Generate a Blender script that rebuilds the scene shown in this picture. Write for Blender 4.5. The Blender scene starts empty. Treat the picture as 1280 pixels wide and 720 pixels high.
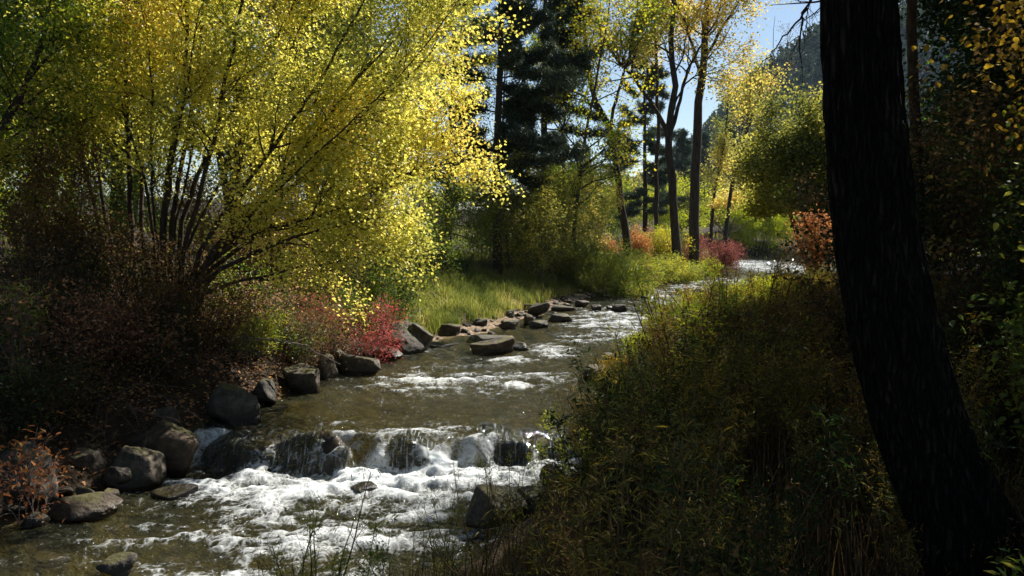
import bpy, math, random
import numpy as np
from math import radians as R

# ------------------------------------------------------------------ camera numbers
F = 996.0                       # focal length in pixels of the 1280 wide photograph (28 mm)
CAM = np.array([0.0, 0.0, 2.6])
PITCH = R(4.0)
CP, SP = math.cos(PITCH), math.sin(PITCH)

def ray(px, py):
    u, v = (px - 640.0) / F, (360.0 - py) / F
    return np.array([u, CP + v * SP, v * CP - SP])
def at(px, py, Y):              # the point at depth Y seen there
    d = ray(px, py); return CAM + d * (Y / d[1])
def gr(px, py, z):              # the point at height z seen there
    d = ray(px, py); return CAM + d * ((z - CAM[2]) / d[2])

C = bpy.context.scene.collection
scene = bpy.context.scene

# ------------------------------------------------------------------ noise
def _hash(ix, iy, iz, seed):
    h = (ix * 374761393 + iy * 668265263 + iz * 2147483647 + seed * 1274126177) & 0xFFFFFFFF
    h = ((h ^ (h >> 13)) * 1274126177) & 0xFFFFFFFF
    h = (h ^ (h >> 16)) & 0xFFFFFFFF
    h = (h * 2246822519) & 0xFFFFFFFF
    return ((h ^ (h >> 15)) & 0xFFFF) / 65535.0
def vnoise(p, seed=0):
    p = np.asarray(p, float)
    i = np.floor(p).astype(np.int64); f = p - i
    f = f * f * (3 - 2 * f)
    out = 0
    for dx in (0, 1):
        wx = f[:, 0] if dx else 1 - f[:, 0]
        for dy in (0, 1):
            wy = f[:, 1] if dy else 1 - f[:, 1]
            for dz in (0, 1):
                wz = f[:, 2] if dz else 1 - f[:, 2]
                out = out + wx * wy * wz * _hash(i[:, 0] + dx, i[:, 1] + dy, i[:, 2] + dz, seed)
    return out
def fbm(p, octv=4, seed=0):
    p = np.asarray(p, float); a, s, t = 1.0, 0.0, 0.0
    for k in range(octv):
        s = s + a * vnoise(p * 2.03 ** k + 17.3 * k, seed + k); t += a; a *= 0.5
    return s / t
def sstep(a, b, x):
    t = np.clip((x - a) / (b - a), 0, 1); return t * t * (3 - 2 * t)

# ------------------------------------------------------------------ mesh building
class MB:
    def __init__(s): s.v, s.l, s.t, s.r, s.n = [], [], [], [], 0
    def add(s, verts, loops, totals, rnd=None):
        verts = np.asarray(verts, np.float32).reshape(-1, 3)
        s.v.append(verts); s.l.append(np.asarray(loops, np.int64).ravel() + s.n)
        totals = np.asarray(totals, np.int64).ravel(); s.t.append(totals)
        s.r.append(np.full(len(totals), 0.5, np.float32) if rnd is None else np.asarray(rnd, np.float32))
        s.n += len(verts)
    def tube(s, pts, rad, k=6, cap=True, ruff=0, rng=None):
        pts = np.asarray(pts, float); n = len(pts); rad = np.broadcast_to(np.asarray(rad, float), (n,))
        t = np.gradient(pts, axis=0); t /= np.linalg.norm(t, axis=1)[:, None] + 1e-9
        ref = np.array([0.31, 0.95, 0.05]) if abs(t[0][2]) > 0.7 else np.array([0.0, 0.1, 1.0])
        a = np.cross(t, ref); a /= np.linalg.norm(a, axis=1)[:, None] + 1e-9
        b = np.cross(t, a)
        ang = np.arange(k) * 2 * np.pi / k
        rr = rad[:, None] * np.ones((1, k))
        if ruff and rng is not None: rr = rr * (1 + ruff * rng.normal(0, 1, (n, k)))
        v = pts[:, None, :] + rr[:, :, None] * (np.cos(ang)[None, :, None] * a[:, None, :] + np.sin(ang)[None, :, None] * b[:, None, :])
        i = np.arange(n - 1)[:, None] * k; j = np.arange(k)[None, :]; j2 = (j + 1) % k
        q = np.stack([i + j, i + j2, i + k + j2, i + k + j], -1).reshape(-1, 4)
        loops, tot = q.ravel(), np.full(len(q), 4)
        if cap:
            loops = np.concatenate([loops, (n - 1) * k + np.arange(k)]); tot = np.append(tot, k)
        s.add(v.reshape(-1, 3), loops, tot)
    def mesh(s, name, mat, smooth=False):
        v = np.concatenate(s.v); l = np.concatenate(s.l); t = np.concatenate(s.t); r = np.concatenate(s.r)
        me = bpy.data.meshes.new(name)
        me.vertices.add(len(v)); me.vertices.foreach_set('co', v.ravel().astype(np.float32))
        me.loops.add(len(l)); me.loops.foreach_set('vertex_index', l.astype(np.int32))
        me.polygons.add(len(t))
        st = np.concatenate([[0], np.cumsum(t)[:-1]])
        me.polygons.foreach_set('loop_start', st.astype(np.int32))
        try: me.polygons.foreach_set('loop_total', t.astype(np.int32))
        except Exception: pass
        me.polygons.foreach_set('use_smooth', np.full(len(t), smooth))
        at_ = me.attributes.new('rnd', 'FLOAT', 'FACE'); at_.data.foreach_set('value', r)
        me.materials.append(mat); me.update(calc_edges=True)
        return me
def link(name, me, parent=None, loc=None):
    o = bpy.data.objects.new(name, me); C.objects.link(o)
    if loc is not None: o.location = loc
    if parent is not None: o.parent = parent
    return o
def tag(o, label=None, cat=None, group=None, kind=None):
    if label: o['label'] = label
    if cat: o['category'] = cat
    if group: o['group'] = group
    if kind: o['kind'] = kind
    return o
def empty(name, loc, label, cat, group=None):
    o = bpy.data.objects.new(name, None); C.objects.link(o); o.location = loc
    o.empty_display_size = 0.2
    return tag(o, label, cat, group)
def copy_tree(o, parent=None):
    c = o.copy(); C.objects.link(c)
    if parent is not None: c.parent = parent
    for ch in [k for k in bpy.data.objects if k.parent == o]: copy_tree(ch, c)
    return c

# ------------------------------------------------------------------ materials
def newmat(name):
    m = bpy.data.materials.new(name); m.use_nodes = True
    nt = m.node_tree; nt.nodes.clear()
    return m, nt, nt.nodes.new('ShaderNodeOutputMaterial')
def N(nt, t, **kw):
    n = nt.nodes.new('ShaderNode' + t)
    for k, v in kw.items():
        if k.startswith('_'): setattr(n, k[1:], v)
        else: n.inputs[k.replace('__', ' ')].default_value = v
    return n
def ramp(nt, stops, interp='LINEAR'):
    r = nt.nodes.new('ShaderNodeValToRGB'); r.color_ramp.interpolation = interp
    el = r.color_ramp.elements
    while len(el) < len(stops): el.new(0.5)
    for e, (p, c) in zip(el, stops): e.position = p; e.color = (c[0], c[1], c[2], 1)
    return r
def leaf_mat(name, stops, trans=0.5, gloss=0.012, rough=0.45, gain=1.5, sat=1.1):
    m, nt, out = newmat(name); L = nt.links.new
    a = N(nt, 'Attribute', _attribute_name='rnd')
    stops = [(p_, tuple(min(.86, x_ * gain) for x_ in c_)) for p_, c_ in stops]   # reflected + transmitted share of the light
    rp = ramp(nt, stops); L(a.outputs['Fac'], rp.inputs[0])
    d = N(nt, 'BsdfDiffuse'); t = N(nt, 'BsdfTranslucent'); g = N(nt, 'BsdfGlossy', Roughness=rough)
    g.inputs['Color'].default_value = (1, 1, 1, 1)
    L(rp.outputs[0], d.inputs['Color'])
    hs = N(nt, 'HueSaturation', Saturation=sat, Value=1.1); L(rp.outputs[0], hs.inputs['Color'])
    L(hs.outputs[0], t.inputs['Color'])
    mx = N(nt, 'MixShader', Fac=trans); L(d.outputs[0], mx.inputs[1]); L(t.outputs[0], mx.inputs[2])
    mg = N(nt, 'MixShader', Fac=gloss); L(mx.outputs[0], mg.inputs[1]); L(g.outputs[0], mg.inputs[2])
    L(mg.outputs[0], out.inputs[0])
    return m
LM = {}
LM['yellow'] = leaf_mat('yellow_birch_leaf', [(0, (.11, .15, .025)), (.3, (.29, .30, .05)), (.6, (.53, .45, .08)), (.88, (.60, .46, .09)), (1, (.54, .32, .07))], .5, sat=1.0, gain=1.7, gloss=.03)
LM['greenyellow'] = leaf_mat('green_yellow_leaf', [(0, (.04, .085, .014)), (.45, (.10, .16, .02)), (.75, (.29, .29, .04)), (1, (.48, .39, .06))], .5, gloss=.03)
LM['cotton'] = leaf_mat('cottonwood_leaf', [(0, (.08, .11, .025)), (.35, (.20, .21, .04)), (.7, (.46, .38, .07)), (1, (.54, .38, .08))], .5, sat=1.0, gloss=.03)
LM['olive'] = leaf_mat('olive_gold_leaf', [(0, (.045, .065, .018)), (.4, (.13, .14, .028)), (.75, (.34, .31, .05)), (1, (.48, .40, .07))], .5, sat=1.0)
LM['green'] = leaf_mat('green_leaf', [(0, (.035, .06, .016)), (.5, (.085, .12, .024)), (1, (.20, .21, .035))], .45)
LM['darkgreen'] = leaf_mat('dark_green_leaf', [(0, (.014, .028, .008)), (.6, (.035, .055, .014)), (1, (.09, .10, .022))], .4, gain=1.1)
LM['willow'] = leaf_mat('willow_leaf', [(0, (.075, .105, .024)), (.5, (.18, .205, .04)), (1, (.37, .33, .06))], .45)
LM['brightwillow'] = leaf_mat('bright_willow_leaf', [(0, (.16, .22, .03)), (.5, (.30, .34, .04)), (1, (.45, .42, .05))], .45)
LM['red'] = leaf_mat('red_shrub_leaf', [(0, (.10, .09, .03)), (.25, (.24, .05, .04)), (.5, (.40, .065, .07)), (.8, (.50, .14, .13)), (1, (.55, .36, .14))], .45, gain=1.15, sat=1.0)
LM['darkred'] = leaf_mat('dark_red_leaf', [(0, (.09, .025, .02)), (.5, (.22, .05, .05)), (1, (.32, .14, .08))], .45, gain=1.0, sat=1.0)
LM['rust'] = leaf_mat('rust_leaf', [(0, (.04, .032, .012)), (.35, (.10, .065, .024)), (.62, (.19, .105, .04)), (.82, (.22, .17, .04)), (1, (.28, .26, .05))], .45, gain=1.3, sat=1.0)
LM['pink'] = leaf_mat('pink_rust_leaf', [(0, (.08, .04, .022)), (.45, (.25, .125, .065)), (.8, (.40, .25, .14)), (1, (.34, .30, .07))], .45, gain=1.3, sat=1.0)
LM['orange'] = leaf_mat('orange_leaf', [(0, (.25, .08, .03)), (.5, (.48, .19, .06)), (1, (.52, .34, .10))], .5, gain=1.0, sat=1.0)
LM['herb'] = leaf_mat('herb_leaf', [(0, (.03, .035, .01)), (.4, (.085, .085, .018)), (.75, (.19, .14, .025)), (1, (.29, .19, .045))], .45, gain=1.6)
LM['ochre'] = leaf_mat('ochre_herb_leaf', [(0, (.07, .05, .015)), (.5, (.19, .125, .025)), (1, (.36, .24, .05))], .4, gain=1.5)
LM['grass'] = leaf_mat('grass_blade', [(0, (.06, .085, .02)), (.5, (.16, .185, .04)), (.85, (.33, .31, .085)), (1, (.45, .37, .16))], .35)
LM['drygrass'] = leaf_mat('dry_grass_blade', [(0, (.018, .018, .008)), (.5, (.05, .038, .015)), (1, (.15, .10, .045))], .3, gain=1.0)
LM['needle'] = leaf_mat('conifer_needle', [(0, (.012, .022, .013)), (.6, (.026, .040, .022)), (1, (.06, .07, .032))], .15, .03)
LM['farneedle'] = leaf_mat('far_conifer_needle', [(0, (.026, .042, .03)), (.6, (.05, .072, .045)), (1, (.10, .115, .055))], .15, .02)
LM['litter'] = leaf_mat('fallen_leaf', [(0, (.06, .035, .02)), (.5, (.20, .10, .045)), (.85, (.33, .18, .08)), (1, (.42, .30, .08))], .2)

def bark_mat(name, c1, c2, sc=18, bump=.6, hi=1.7):
    m, nt, out = newmat(name); L = nt.links.new
    tc = N(nt, 'TexCoord'); mp = N(nt, 'Mapping'); mp.inputs['Scale'].default_value = (sc, sc, sc * .16)
    L(tc.outputs['Object'], mp.inputs[0])
    n = N(nt, 'TexNoise', Scale=1.0, Detail=5.0, Roughness=.65); L(mp.outputs[0], n.inputs['Vector'])
    rp = ramp(nt, [(.3, c1), (.58, c2), (.74, tuple(min(1, x * hi) for x in c2))]); L(n.outputs['Fac'], rp.inputs[0])
    b = N(nt, 'Bump', Strength=bump, Distance=.03); L(n.outputs['Fac'], b.inputs['Height'])
    p = N(nt, 'BsdfPrincipled', Roughness=.9); p.inputs['Specular IOR Level'].default_value = .08; L(rp.outputs[0], p.inputs['Base Color']); L(b.outputs[0], p.inputs['Normal'])
    L(p.outputs[0], out.inputs[0]); return m
BARK = bark_mat('brown_bark', (.035, .026, .02), (.12, .095, .075))
BARKD = bark_mat('dark_bark', (.02, .015, .012), (.075, .058, .045))
BARKG = bark_mat('grey_twig_bark', (.07, .055, .045), (.24, .20, .17))
m, nt, out = newmat('furrowed_bark'); L = nt.links.new
tc = N(nt, 'TexCoord'); dn = N(nt, 'TexNoise', Scale=5.0, Detail=4.0); L(tc.outputs['Object'], dn.inputs['Vector'])
ad = N(nt, 'MixRGB', _blend_type='ADD', Fac=.06); L(tc.outputs['Object'], ad.inputs[1]); L(dn.outputs['Color'], ad.inputs[2])
mp = N(nt, 'Mapping'); mp.inputs['Scale'].default_value = (30, 30, 3.6); L(ad.outputs[0], mp.inputs[0])
vo = N(nt, 'TexVoronoi', Scale=1.0, _feature='DISTANCE_TO_EDGE'); L(mp.outputs[0], vo.inputs['Vector'])
fn = N(nt, 'TexNoise', Scale=38.0, Detail=6.0, Roughness=.7); L(tc.outputs['Object'], fn.inputs['Vector'])
ln = N(nt, 'TexNoise', Scale=2.2, Detail=3.0); L(tc.outputs['Object'], ln.inputs['Vector'])
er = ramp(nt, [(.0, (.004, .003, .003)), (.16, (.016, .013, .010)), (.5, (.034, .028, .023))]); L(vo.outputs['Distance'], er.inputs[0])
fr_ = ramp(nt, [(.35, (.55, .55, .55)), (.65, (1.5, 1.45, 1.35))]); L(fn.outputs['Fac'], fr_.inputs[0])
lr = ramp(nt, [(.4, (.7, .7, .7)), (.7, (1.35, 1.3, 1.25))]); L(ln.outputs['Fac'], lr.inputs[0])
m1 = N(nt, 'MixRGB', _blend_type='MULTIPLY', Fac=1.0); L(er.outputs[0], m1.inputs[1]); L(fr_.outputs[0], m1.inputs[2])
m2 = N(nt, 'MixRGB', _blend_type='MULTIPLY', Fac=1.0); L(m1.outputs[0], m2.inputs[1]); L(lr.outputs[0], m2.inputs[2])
b1 = N(nt, 'Bump', Strength=.7, Distance=.012); L(fn.outputs['Fac'], b1.inputs['Height'])
vr = N(nt, 'MapRange'); vr.inputs[2].default_value = .3; L(vo.outputs['Distance'], vr.inputs[0])
b2 = N(nt, 'Bump', Strength=1.0, Distance=.05); L(vr.outputs[0], b2.inputs['Height']); L(b1.outputs[0], b2.inputs['Normal'])
p = N(nt, 'BsdfPrincipled', Roughness=.9); p.inputs['Specular IOR Level'].default_value = .15; L(m2.outputs[0], p.inputs['Base Color']); L(b2.outputs[0], p.inputs['Normal']); L(p.outputs[0], out.inputs[0])
BARKB = m
STEM = bark_mat('herb_stem', (.05, .035, .015), (.16, .10, .05), 30, .2)

def rock_mat():
    m, nt, out = newmat('river_rock'); L = nt.links.new
    g = N(nt, 'NewGeometry'); oi = N(nt, 'ObjectInfo')
    tc = N(nt, 'TexCoord')
    n1 = N(nt, 'TexNoise', Scale=5.0, Detail=6.0, Roughness=.65); L(tc.outputs['Object'], n1.inputs['Vector'])
    n2 = N(nt, 'TexNoise', Scale=34.0, Detail=5.0, Roughness=.7); L(tc.outputs['Object'], n2.inputs['Vector'])
    r1 = ramp(nt, [(.28, (.022, .019, .016)), (.5, (.07, .06, .047)), (.72, (.18, .155, .125))]); L(n1.outputs['Fac'], r1.inputs[0])
    r2 = ramp(nt, [(.3, (.45, .43, .4)), (.62, (1.1, 1.1, 1.1))]); L(n2.outputs['Fac'], r2.inputs[0])
    mu = N(nt, 'MixRGB', _blend_type='MULTIPLY', Fac=.8); L(r1.outputs[0], mu.inputs[1]); L(r2.outputs[0], mu.inputs[2])
    tint = ramp(nt, [(0, (1.1, .86, .62)), (.4, (1, .96, .9)), (1, (.82, .9, .95))]); L(oi.outputs['Random'], tint.inputs[0])
    mt = N(nt, 'MixRGB', _blend_type='MULTIPLY', Fac=.8); L(mu.outputs[0], mt.inputs[1]); L(tint.outputs[0], mt.inputs[2])
    # lichen / moss on upward faces in patches
    sx = N(nt, 'SeparateXYZ'); L(g.outputs['Normal'], sx.inputs[0])
    nm = N(nt, 'TexNoise', Scale=3.2, Detail=4.0); L(g.outputs['Position'], nm.inputs['Vector'])
    mm = N(nt, 'Math', _operation='MULTIPLY'); L(sx.outputs['Z'], mm.inputs[0]); L(nm.outputs['Fac'], mm.inputs[1])
    mr = ramp(nt, [(.45, (0, 0, 0)), (.56, (1, 1, 1))]); L(mm.outputs[0], mr.inputs[0])
    mf = N(nt, 'Math', _operation='MULTIPLY'); mf.inputs[1].default_value = .55; L(mr.outputs[0], mf.inputs[0])
    ms = N(nt, 'MixRGB'); L(mf.outputs[0], ms.inputs[0]); L(mt.outputs[0], ms.inputs[1]); ms.inputs[2].default_value = (.13, .12, .035, 1)
    # wet band just above the water
    sp = N(nt, 'SeparateXYZ'); L(g.outputs['Position'], sp.inputs[0])
    a = N(nt, 'Attribute', _attribute_name='wl', _attribute_type='OBJECT')
    d = N(nt, 'Math', _operation='SUBTRACT'); L(sp.outputs['Z'], d.inputs[0]); L(a.outputs['Fac'], d.inputs[1])
    nw = N(nt, 'Math', _operation='MULTIPLY_ADD'); L(n1.outputs['Fac'], nw.inputs[0]); nw.inputs[1].default_value = -.25; L(d.outputs[0], nw.inputs[2])
    wr = N(nt, 'MapRange'); wr.inputs[1].default_value = -.06; wr.inputs[2].default_value = .03; L(nw.outputs[0], wr.inputs[0])
    wc = N(nt, 'MixRGB', _blend_type='MULTIPLY', Fac=1.0); L(ms.outputs[0], wc.inputs[1])
    wq = ramp(nt, [(0, (.34, .31, .26)), (1, (1, 1, 1))]); L(wr.outputs[0], wq.inputs[0]); L(wq.outputs[0], wc.inputs[2])
    ro = N(nt, 'MapRange'); ro.inputs[3].default_value = .18; ro.inputs[4].default_value = .8; L(wr.outputs[0], ro.inputs[0])
    b = N(nt, 'Bump', Strength=.6, Distance=.02); L(n2.outputs['Fac'], b.inputs['Height'])
    b2 = N(nt, 'Bump', Strength=.6, Distance=.06); L(n1.outputs['Fac'], b2.inputs['Height']); L(b.outputs[0], b2.inputs['Normal'])
    p = N(nt, 'BsdfPrincipled'); p.inputs['Specular IOR Level'].default_value = .3; L(wc.outputs[0], p.inputs['Base Color']); L(ro.outputs[0], p.inputs['Roughness']); L(b2.outputs[0], p.inputs['Normal'])
    L(p.outputs[0], out.inputs[0]); return m
ROCK = rock_mat()

# ------------------------------------------------------------------ the stream's plan
_y = np.linspace(-10, 160, 1701)
def _lut(ctrl, w):
    c = np.array(ctrl, float); v = np.interp(_y, c[:, 0], c[:, 1])
    k = np.hanning(w); k /= k.sum()
    return np.convolve(np.pad(v, w // 2, mode='edge'), k, 'valid')[:len(_y)]
XL = _lut([(-10, -10), (0, -7.2), (7.4, -5.3), (8.4, -4.75), (9.5, -4.3), (10.4, -4.25), (11.3, -3.7), (14.4, -3.35), (16.2, -2.7), (18.2, -1.9), (21.6, .0),
           (28.8, 2.3), (36, 5.8), (43, 9.3), (52, 14.0), (60, 16.8), (68, 19.4), (73, 21.8), (75.5, 27), (79, 37), (110, 75), (160, 130)], 15)
XR = _lut([(-10, -10), (0, -4.6), (4, -2.2), (6.8, -.7), (8.4, .15), (9.5, .65), (11.3, 1.2), (14.4, 1.75), (18.5, 3.0), (26, 5.9), (33, 9.2), (39, 13),
           (46, 18), (54, 24), (62, 30), (70, 36), (80, 58), (110, 95), (160, 150)], 15)
def xl(y): return np.interp(y, _y, XL)
def xr(y): return np.interp(y, _y, XR)
_dl = np.gradient(XL, _y); _dr = np.gradient(XR, _y)
LIP = 10.25
def lip(x): return LIP + .22 * np.sin(x * 1.7 + .4) + .09 * np.sin(x * 4.3) + .05 * np.sin(x * 9.1 + 1)
def wz(x, y):                   # still-water level: lower pool, cascade, upper run
    return -.36 * (1 - sstep(-.42, .05, y - lip(x))) + .0022 * np.clip(y - LIP, 0, 200)
def ground(x, y):
    x = np.asarray(x, float); y = np.asarray(y, float)
    dl = (xl(y) - x) / np.sqrt(1 + np.interp(y, _y, _dl) ** 2)
    dr = (x - xr(y)) / np.sqrt(1 + np.interp(y, _y, _dr) ** 2)
    w = wz(x, y)
    st = 1 - sstep(16.2, 18.6, y)
    hs = np.interp(dl, [0, .25, .8, 2, 4, 10, 40, 400], [-.08, .22, .62, 1.25, 1.5, 2.1, 5, 30])
    hb = np.interp(dl, [0, 1.0, 1.5, 2.2, 4, 7, 10, 40, 400], [-.06, .10, .40, .62, .95, 1.4, 1.7, 3.2, 20])
    left = hs * st + hb * (1 - st)
    right = np.interp(dr, [0, .4, 1.2, 3, 6, 12, 40, 400], [-.08, .15, .42, .85, 1.25, 2.4, 9, 60])
    right = right * (1 - .45 * sstep(24, 44, y) * (1 - sstep(8, 30, dr)))
    right = right - .7 * np.exp(-((x - 2.8) / 1.7) ** 2 - ((y - 4.4) / 1.7) ** 2) * (dr > 0)
    ins = np.maximum(dl, dr)
    bed = -.06 - .38 * sstep(0, 1.2, -ins)
    h = np.where(dl > 0, left, np.where(dr > 0, right, bed)) + w
    P = np.stack([x, y, 0 * x], -1).reshape(-1, 3)
    n = (fbm(P * .9, 4, 3) - .5).reshape(x.shape)
    n2 = (fbm(P * 4.5, 3, 9) - .5).reshape(x.shape)
    out = sstep(-.2, .9, ins)
    return h + n * (.10 + .25 * out) * np.clip(1 + ins * .02, 1, 6) + n2 * .10
def gz(x, y): return float(ground(np.array([x]), np.array([y]))[0])

# ------------------------------------------------------------------ ground sheet
def graded(lo, hi, fine, far_lo, far_hi, g=1.12):
    a = list(np.arange(lo, hi, fine)); s = fine; v = a[-1]
    up = []
    while v < far_hi: s *= g; v += s; up.append(v)
    dn = []; s = fine; v = lo
    while v > far_lo: s *= g; v -= s; dn.append(v)
    return np.array(dn[::-1] + a + up)
gx = graded(-9, 9, .09, -290, 330); gy = graded(1, 32, .10, -40, 440)
X, Y = np.meshgrid(gx, gy)
Z = ground(X, Y)
def grid_mesh(mb, X, Y, Z):
    n, m = X.shape
    i = np.arange(n - 1)[:, None] * m + np.arange(m - 1)[None, :]
    q = np.stack([i, i + 1, i + m + 1, i + m], -1).reshape(-1, 4)
    mb.add(np.stack([X, Y, Z], -1).reshape(-1, 3), q.ravel(), np.full(len(q), 4))
def vattr(me, name, val):
    a = me.attributes.new(name, 'FLOAT', 'POINT'); a.data.foreach_set('value', np.asarray(val, np.float32).ravel())

m, nt, out = newmat('bank_soil_and_bed'); L = nt.links.new
g = N(nt, 'NewGeometry'); ba = N(nt, 'Attribute', _attribute_name='bed'); va = N(nt, 'Attribute', _attribute_name='bar')
v1 = N(nt, 'TexVoronoi', Scale=6.0); L(g.outputs['Position'], v1.inputs['Vector'])
v2 = N(nt, 'TexVoronoi', Scale=17.0); L(g.outputs['Position'], v2.inputs['Vector'])
n1 = N(nt, 'TexNoise', Scale=2.4, Detail=8.0, Roughness=.7); L(g.outputs['Position'], n1.inputs['Vector'])
n2 = N(nt, 'TexNoise', Scale=30.0, Detail=4.0); L(g.outputs['Position'], n2.inputs['Vector'])
soil = ramp(nt, [(.3, (.018, .013, .009)), (.55, (.045, .032, .02)), (.75, (.085, .062, .036))]); L(n1.outputs['Fac'], soil.inputs[0])
sepc = N(nt, 'SeparateColor'); L(v1.outputs['Color'], sepc.inputs[0])
bedc = ramp(nt, [(0, (.14, .11, .035)), (.4, (.27, .21, .065)), (.7, (.34, .27, .10)), (1, (.18, .16, .08))]); L(sepc.outputs[0], bedc.inputs[0])
bd = ramp(nt, [(.0, (1.1, 1.1, 1.1)), (.5, (.75, .75, .7)), (.8, (.35, .33, .3))]); L(v1.outputs['Distance'], bd.inputs[0])
bm = N(nt, 'MixRGB', _blend_type='MULTIPLY', Fac=.6); L(bedc.outputs[0], bm.inputs[1]); L(bd.outputs[0], bm.inputs[2])
sep2 = N(nt, 'SeparateColor'); L(v2.outputs['Color'], sep2.inputs[0])
barc = ramp(nt, [(0, (.10, .07, .045)), (.5, (.24, .17, .11)), (.85, (.36, .28, .2)), (1, (.16, .14, .12))]); L(sep2.outputs[0], barc.inputs[0])
x1 = N(nt, 'MixRGB'); L(va.outputs['Fac'], x1.inputs[0]); L(soil.outputs[0], x1.inputs[1]); L(barc.outputs[0], x1.inputs[2])
x2 = N(nt, 'MixRGB'); L(ba.outputs['Fac'], x2.inputs[0]); L(x1.outputs[0], x2.inputs[1]); L(bm.outputs[0], x2.inputs[2])
bu = N(nt, 'Bump', Strength=.8, Distance=.05); L(n2.outputs['Fac'], bu.inputs['Height'])
bu2 = N(nt, 'Bump', Strength=.5, Distance=.04, _invert=True); L(v2.outputs['Distance'], bu2.inputs['Height']); L(bu.outputs[0], bu2.inputs['Normal'])
p = N(nt, 'BsdfPrincipled', Roughness=.9); p.inputs['Specular IOR Level'].default_value = .1; L(x2.outputs[0], p.inputs['Base Color']); L(bu2.outputs[0], p.inputs['Normal']); L(p.outputs[0], out.inputs[0])
SOIL = m
mb = MB(); grid_mesh(mb, X, Y, Z); me = mb.mesh('ground', SOIL, True)
DL = xl(Y) - X; DR = X - xr(Y); INS = np.maximum(DL, DR)
vattr(me, 'bed', 1 - sstep(-.15, .15, INS))
vattr(me, 'bar', (sstep(17.5, 19, Y) * (1 - sstep(34, 40, Y)) * (1 - sstep(1.1, 1.9, DL)) * (DL > -.5)))
tag(link('ground', me), kind='structure')

# ------------------------------------------------------------------ cascade boulders the water runs over (px, base py, w px, h px)
CASC = [  # centre x, y, half sizes, top height
]
def casc(px, pyb, w, top, depth):
    c = gr(px, pyb, -.30); s = c[1] / F
    return (c[0], c[1] + depth * .5, w * s * .5, depth, top)
CASC = [casc(300, 575, 116, .02, .42), casc(388, 578, 98, .05, .36), casc(520, 578, 108, .05, .40), casc(633, 572, 62, .07, .30)]

def ico(sub):
    bm_ = __import__('bmesh').new(); __import__('bmesh').ops.create_icosphere(bm_, subdivisions=sub, radius=1)
    v = np.array([x.co[:] for x in bm_.verts]); f = np.array([[q.index for q in p_.verts] for p_ in bm_.faces]); bm_.free()
    return v, f
ICO5, ICO4, ICO3 = ico(5), ico(4), ico(3)
def rock_mesh(seed, sx, sy, sz, angular=.6, base=ICO5, rough=.05, name='rock'):
    rng = np.random.default_rng(seed); v, f = base; v = v.copy()
    v /= np.linalg.norm(v, axis=1)[:, None]
    k = int(9 + 9 * (1 - angular)); nn = rng.normal(0, 1, (k, 3)); nn[:, 2] *= .9; nn = np.concatenate([nn, [[.1, -.2, 1], [.1, 0, -1]]]); nn /= np.linalg.norm(nn, axis=1)[:, None]
    dd = rng.uniform(.5, .95, k + 2); c_ = np.clip(v @ nn.T, 1e-3, None) / dd
    pw = 9 + 22 * angular
    v = v / ((c_ ** pw).sum(1) + .72 ** pw)[:, None] ** (1 / pw)
    v *= 1 / np.abs(v).max(0)
    nn = v / (np.linalg.norm(v, axis=1)[:, None] + 1e-9)
    o = rng.uniform(0, 50, 3)
    v += nn * ((fbm(v * 1.6 + o, 3, seed) - .5) * .16 + (fbm(v * 6 + o, 4, seed + 5) - .5) * rough * 2)[:, None]
    lay = np.abs(((v[:, 2] + .35 * v[:, 0] + .3 * (fbm(v * 2 + o, 2, seed)) ) * 5) % 1 - .5)
    v += nn * ((lay - .25) * .035 * angular)[:, None]
    v *= [sx, sy, sz]
    mb = MB(); mb.add(v, f.ravel(), np.full(len(f), 3))
    return mb.mesh(name, ROCK, True)
CL = ['long low dark boulder at the left end of the cascade lip', 'mossy boulder with water sliding round it, second in the cascade',
      'boulder veiled in white strands of water, in the middle of the cascade', 'small wet boulder at the right end of the cascade lip']
CROCKS = []
for (cx, cy, hx, dep, top), lb, k in zip(CASC, CL, (3, 11, 17, 23)):
    me = rock_mesh(k * 31, hx * 1.12, dep * 1.0, .38, .04, name='boulder')
    o = link('boulder', me, loc=(cx, cy, top - .38)); o['wl'] = .1
    tag(o, lb, 'rock'); CROCKS.append(o)
# ------------------------------------------------------------------ water
ys = []; v = 2.0
while v < 150:
    ys.append(v)
    v += .03 if 6 < v < 13 else (.06 if v < 20 else .06 * (v / 20) ** 1.6)
ys = np.array(ys); nu = 210
U = np.linspace(-.08, 1.08, nu)
Yw = np.repeat(ys[:, None], nu, 1); Xw = xl(Yw) + (xr(Yw) - xl(Yw)) * U[None, :]
BL = []   # foam patches: unprojected from where the photograph shows white water, plus painted glitter far upstream
def foam(px, py, w, h, wt, z=-.36, rot=0.0):
    c = gr(px, py, z); ya = gr(px, py - h / 2, z)[1]; yb = gr(px, py + h / 2, z)[1]
    BL.append((c[0], c[1], w / 2 * c[1] / F, (ya - yb) / 2, wt, rot))
foam(420, 640, 540, 190, .52); foam(470, 597, 440, 62, 1.0); foam(275, 580, 110, 34, .6); foam(300, 605, 220, 50, .75); foam(215, 655, 130, 36, .42)
foam(510, 640, 200, 70, .55); foam(290, 700, 240, 36, .45); foam(430, 675, 160, 60, .4); foam(650, 600, 110, 44, .7); foam(560, 612, 160, 44, .7)
foam(380, 628, 220, 30, .4)
foam(580, 477, 320, 34, .66, 0, .12); foam(690, 441, 100, 24, .58, 0); foam(770, 402, 170, 50, .46, 0); foam(830, 373, 160, 30, .44, 0); foam(600, 470, 420, 90, .30, 0); foam(520, 520, 360, 20, .16, 0); foam(760, 420, 130, 30, .4, 0); foam(860, 362, 120, 16, .45, 0)
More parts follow.
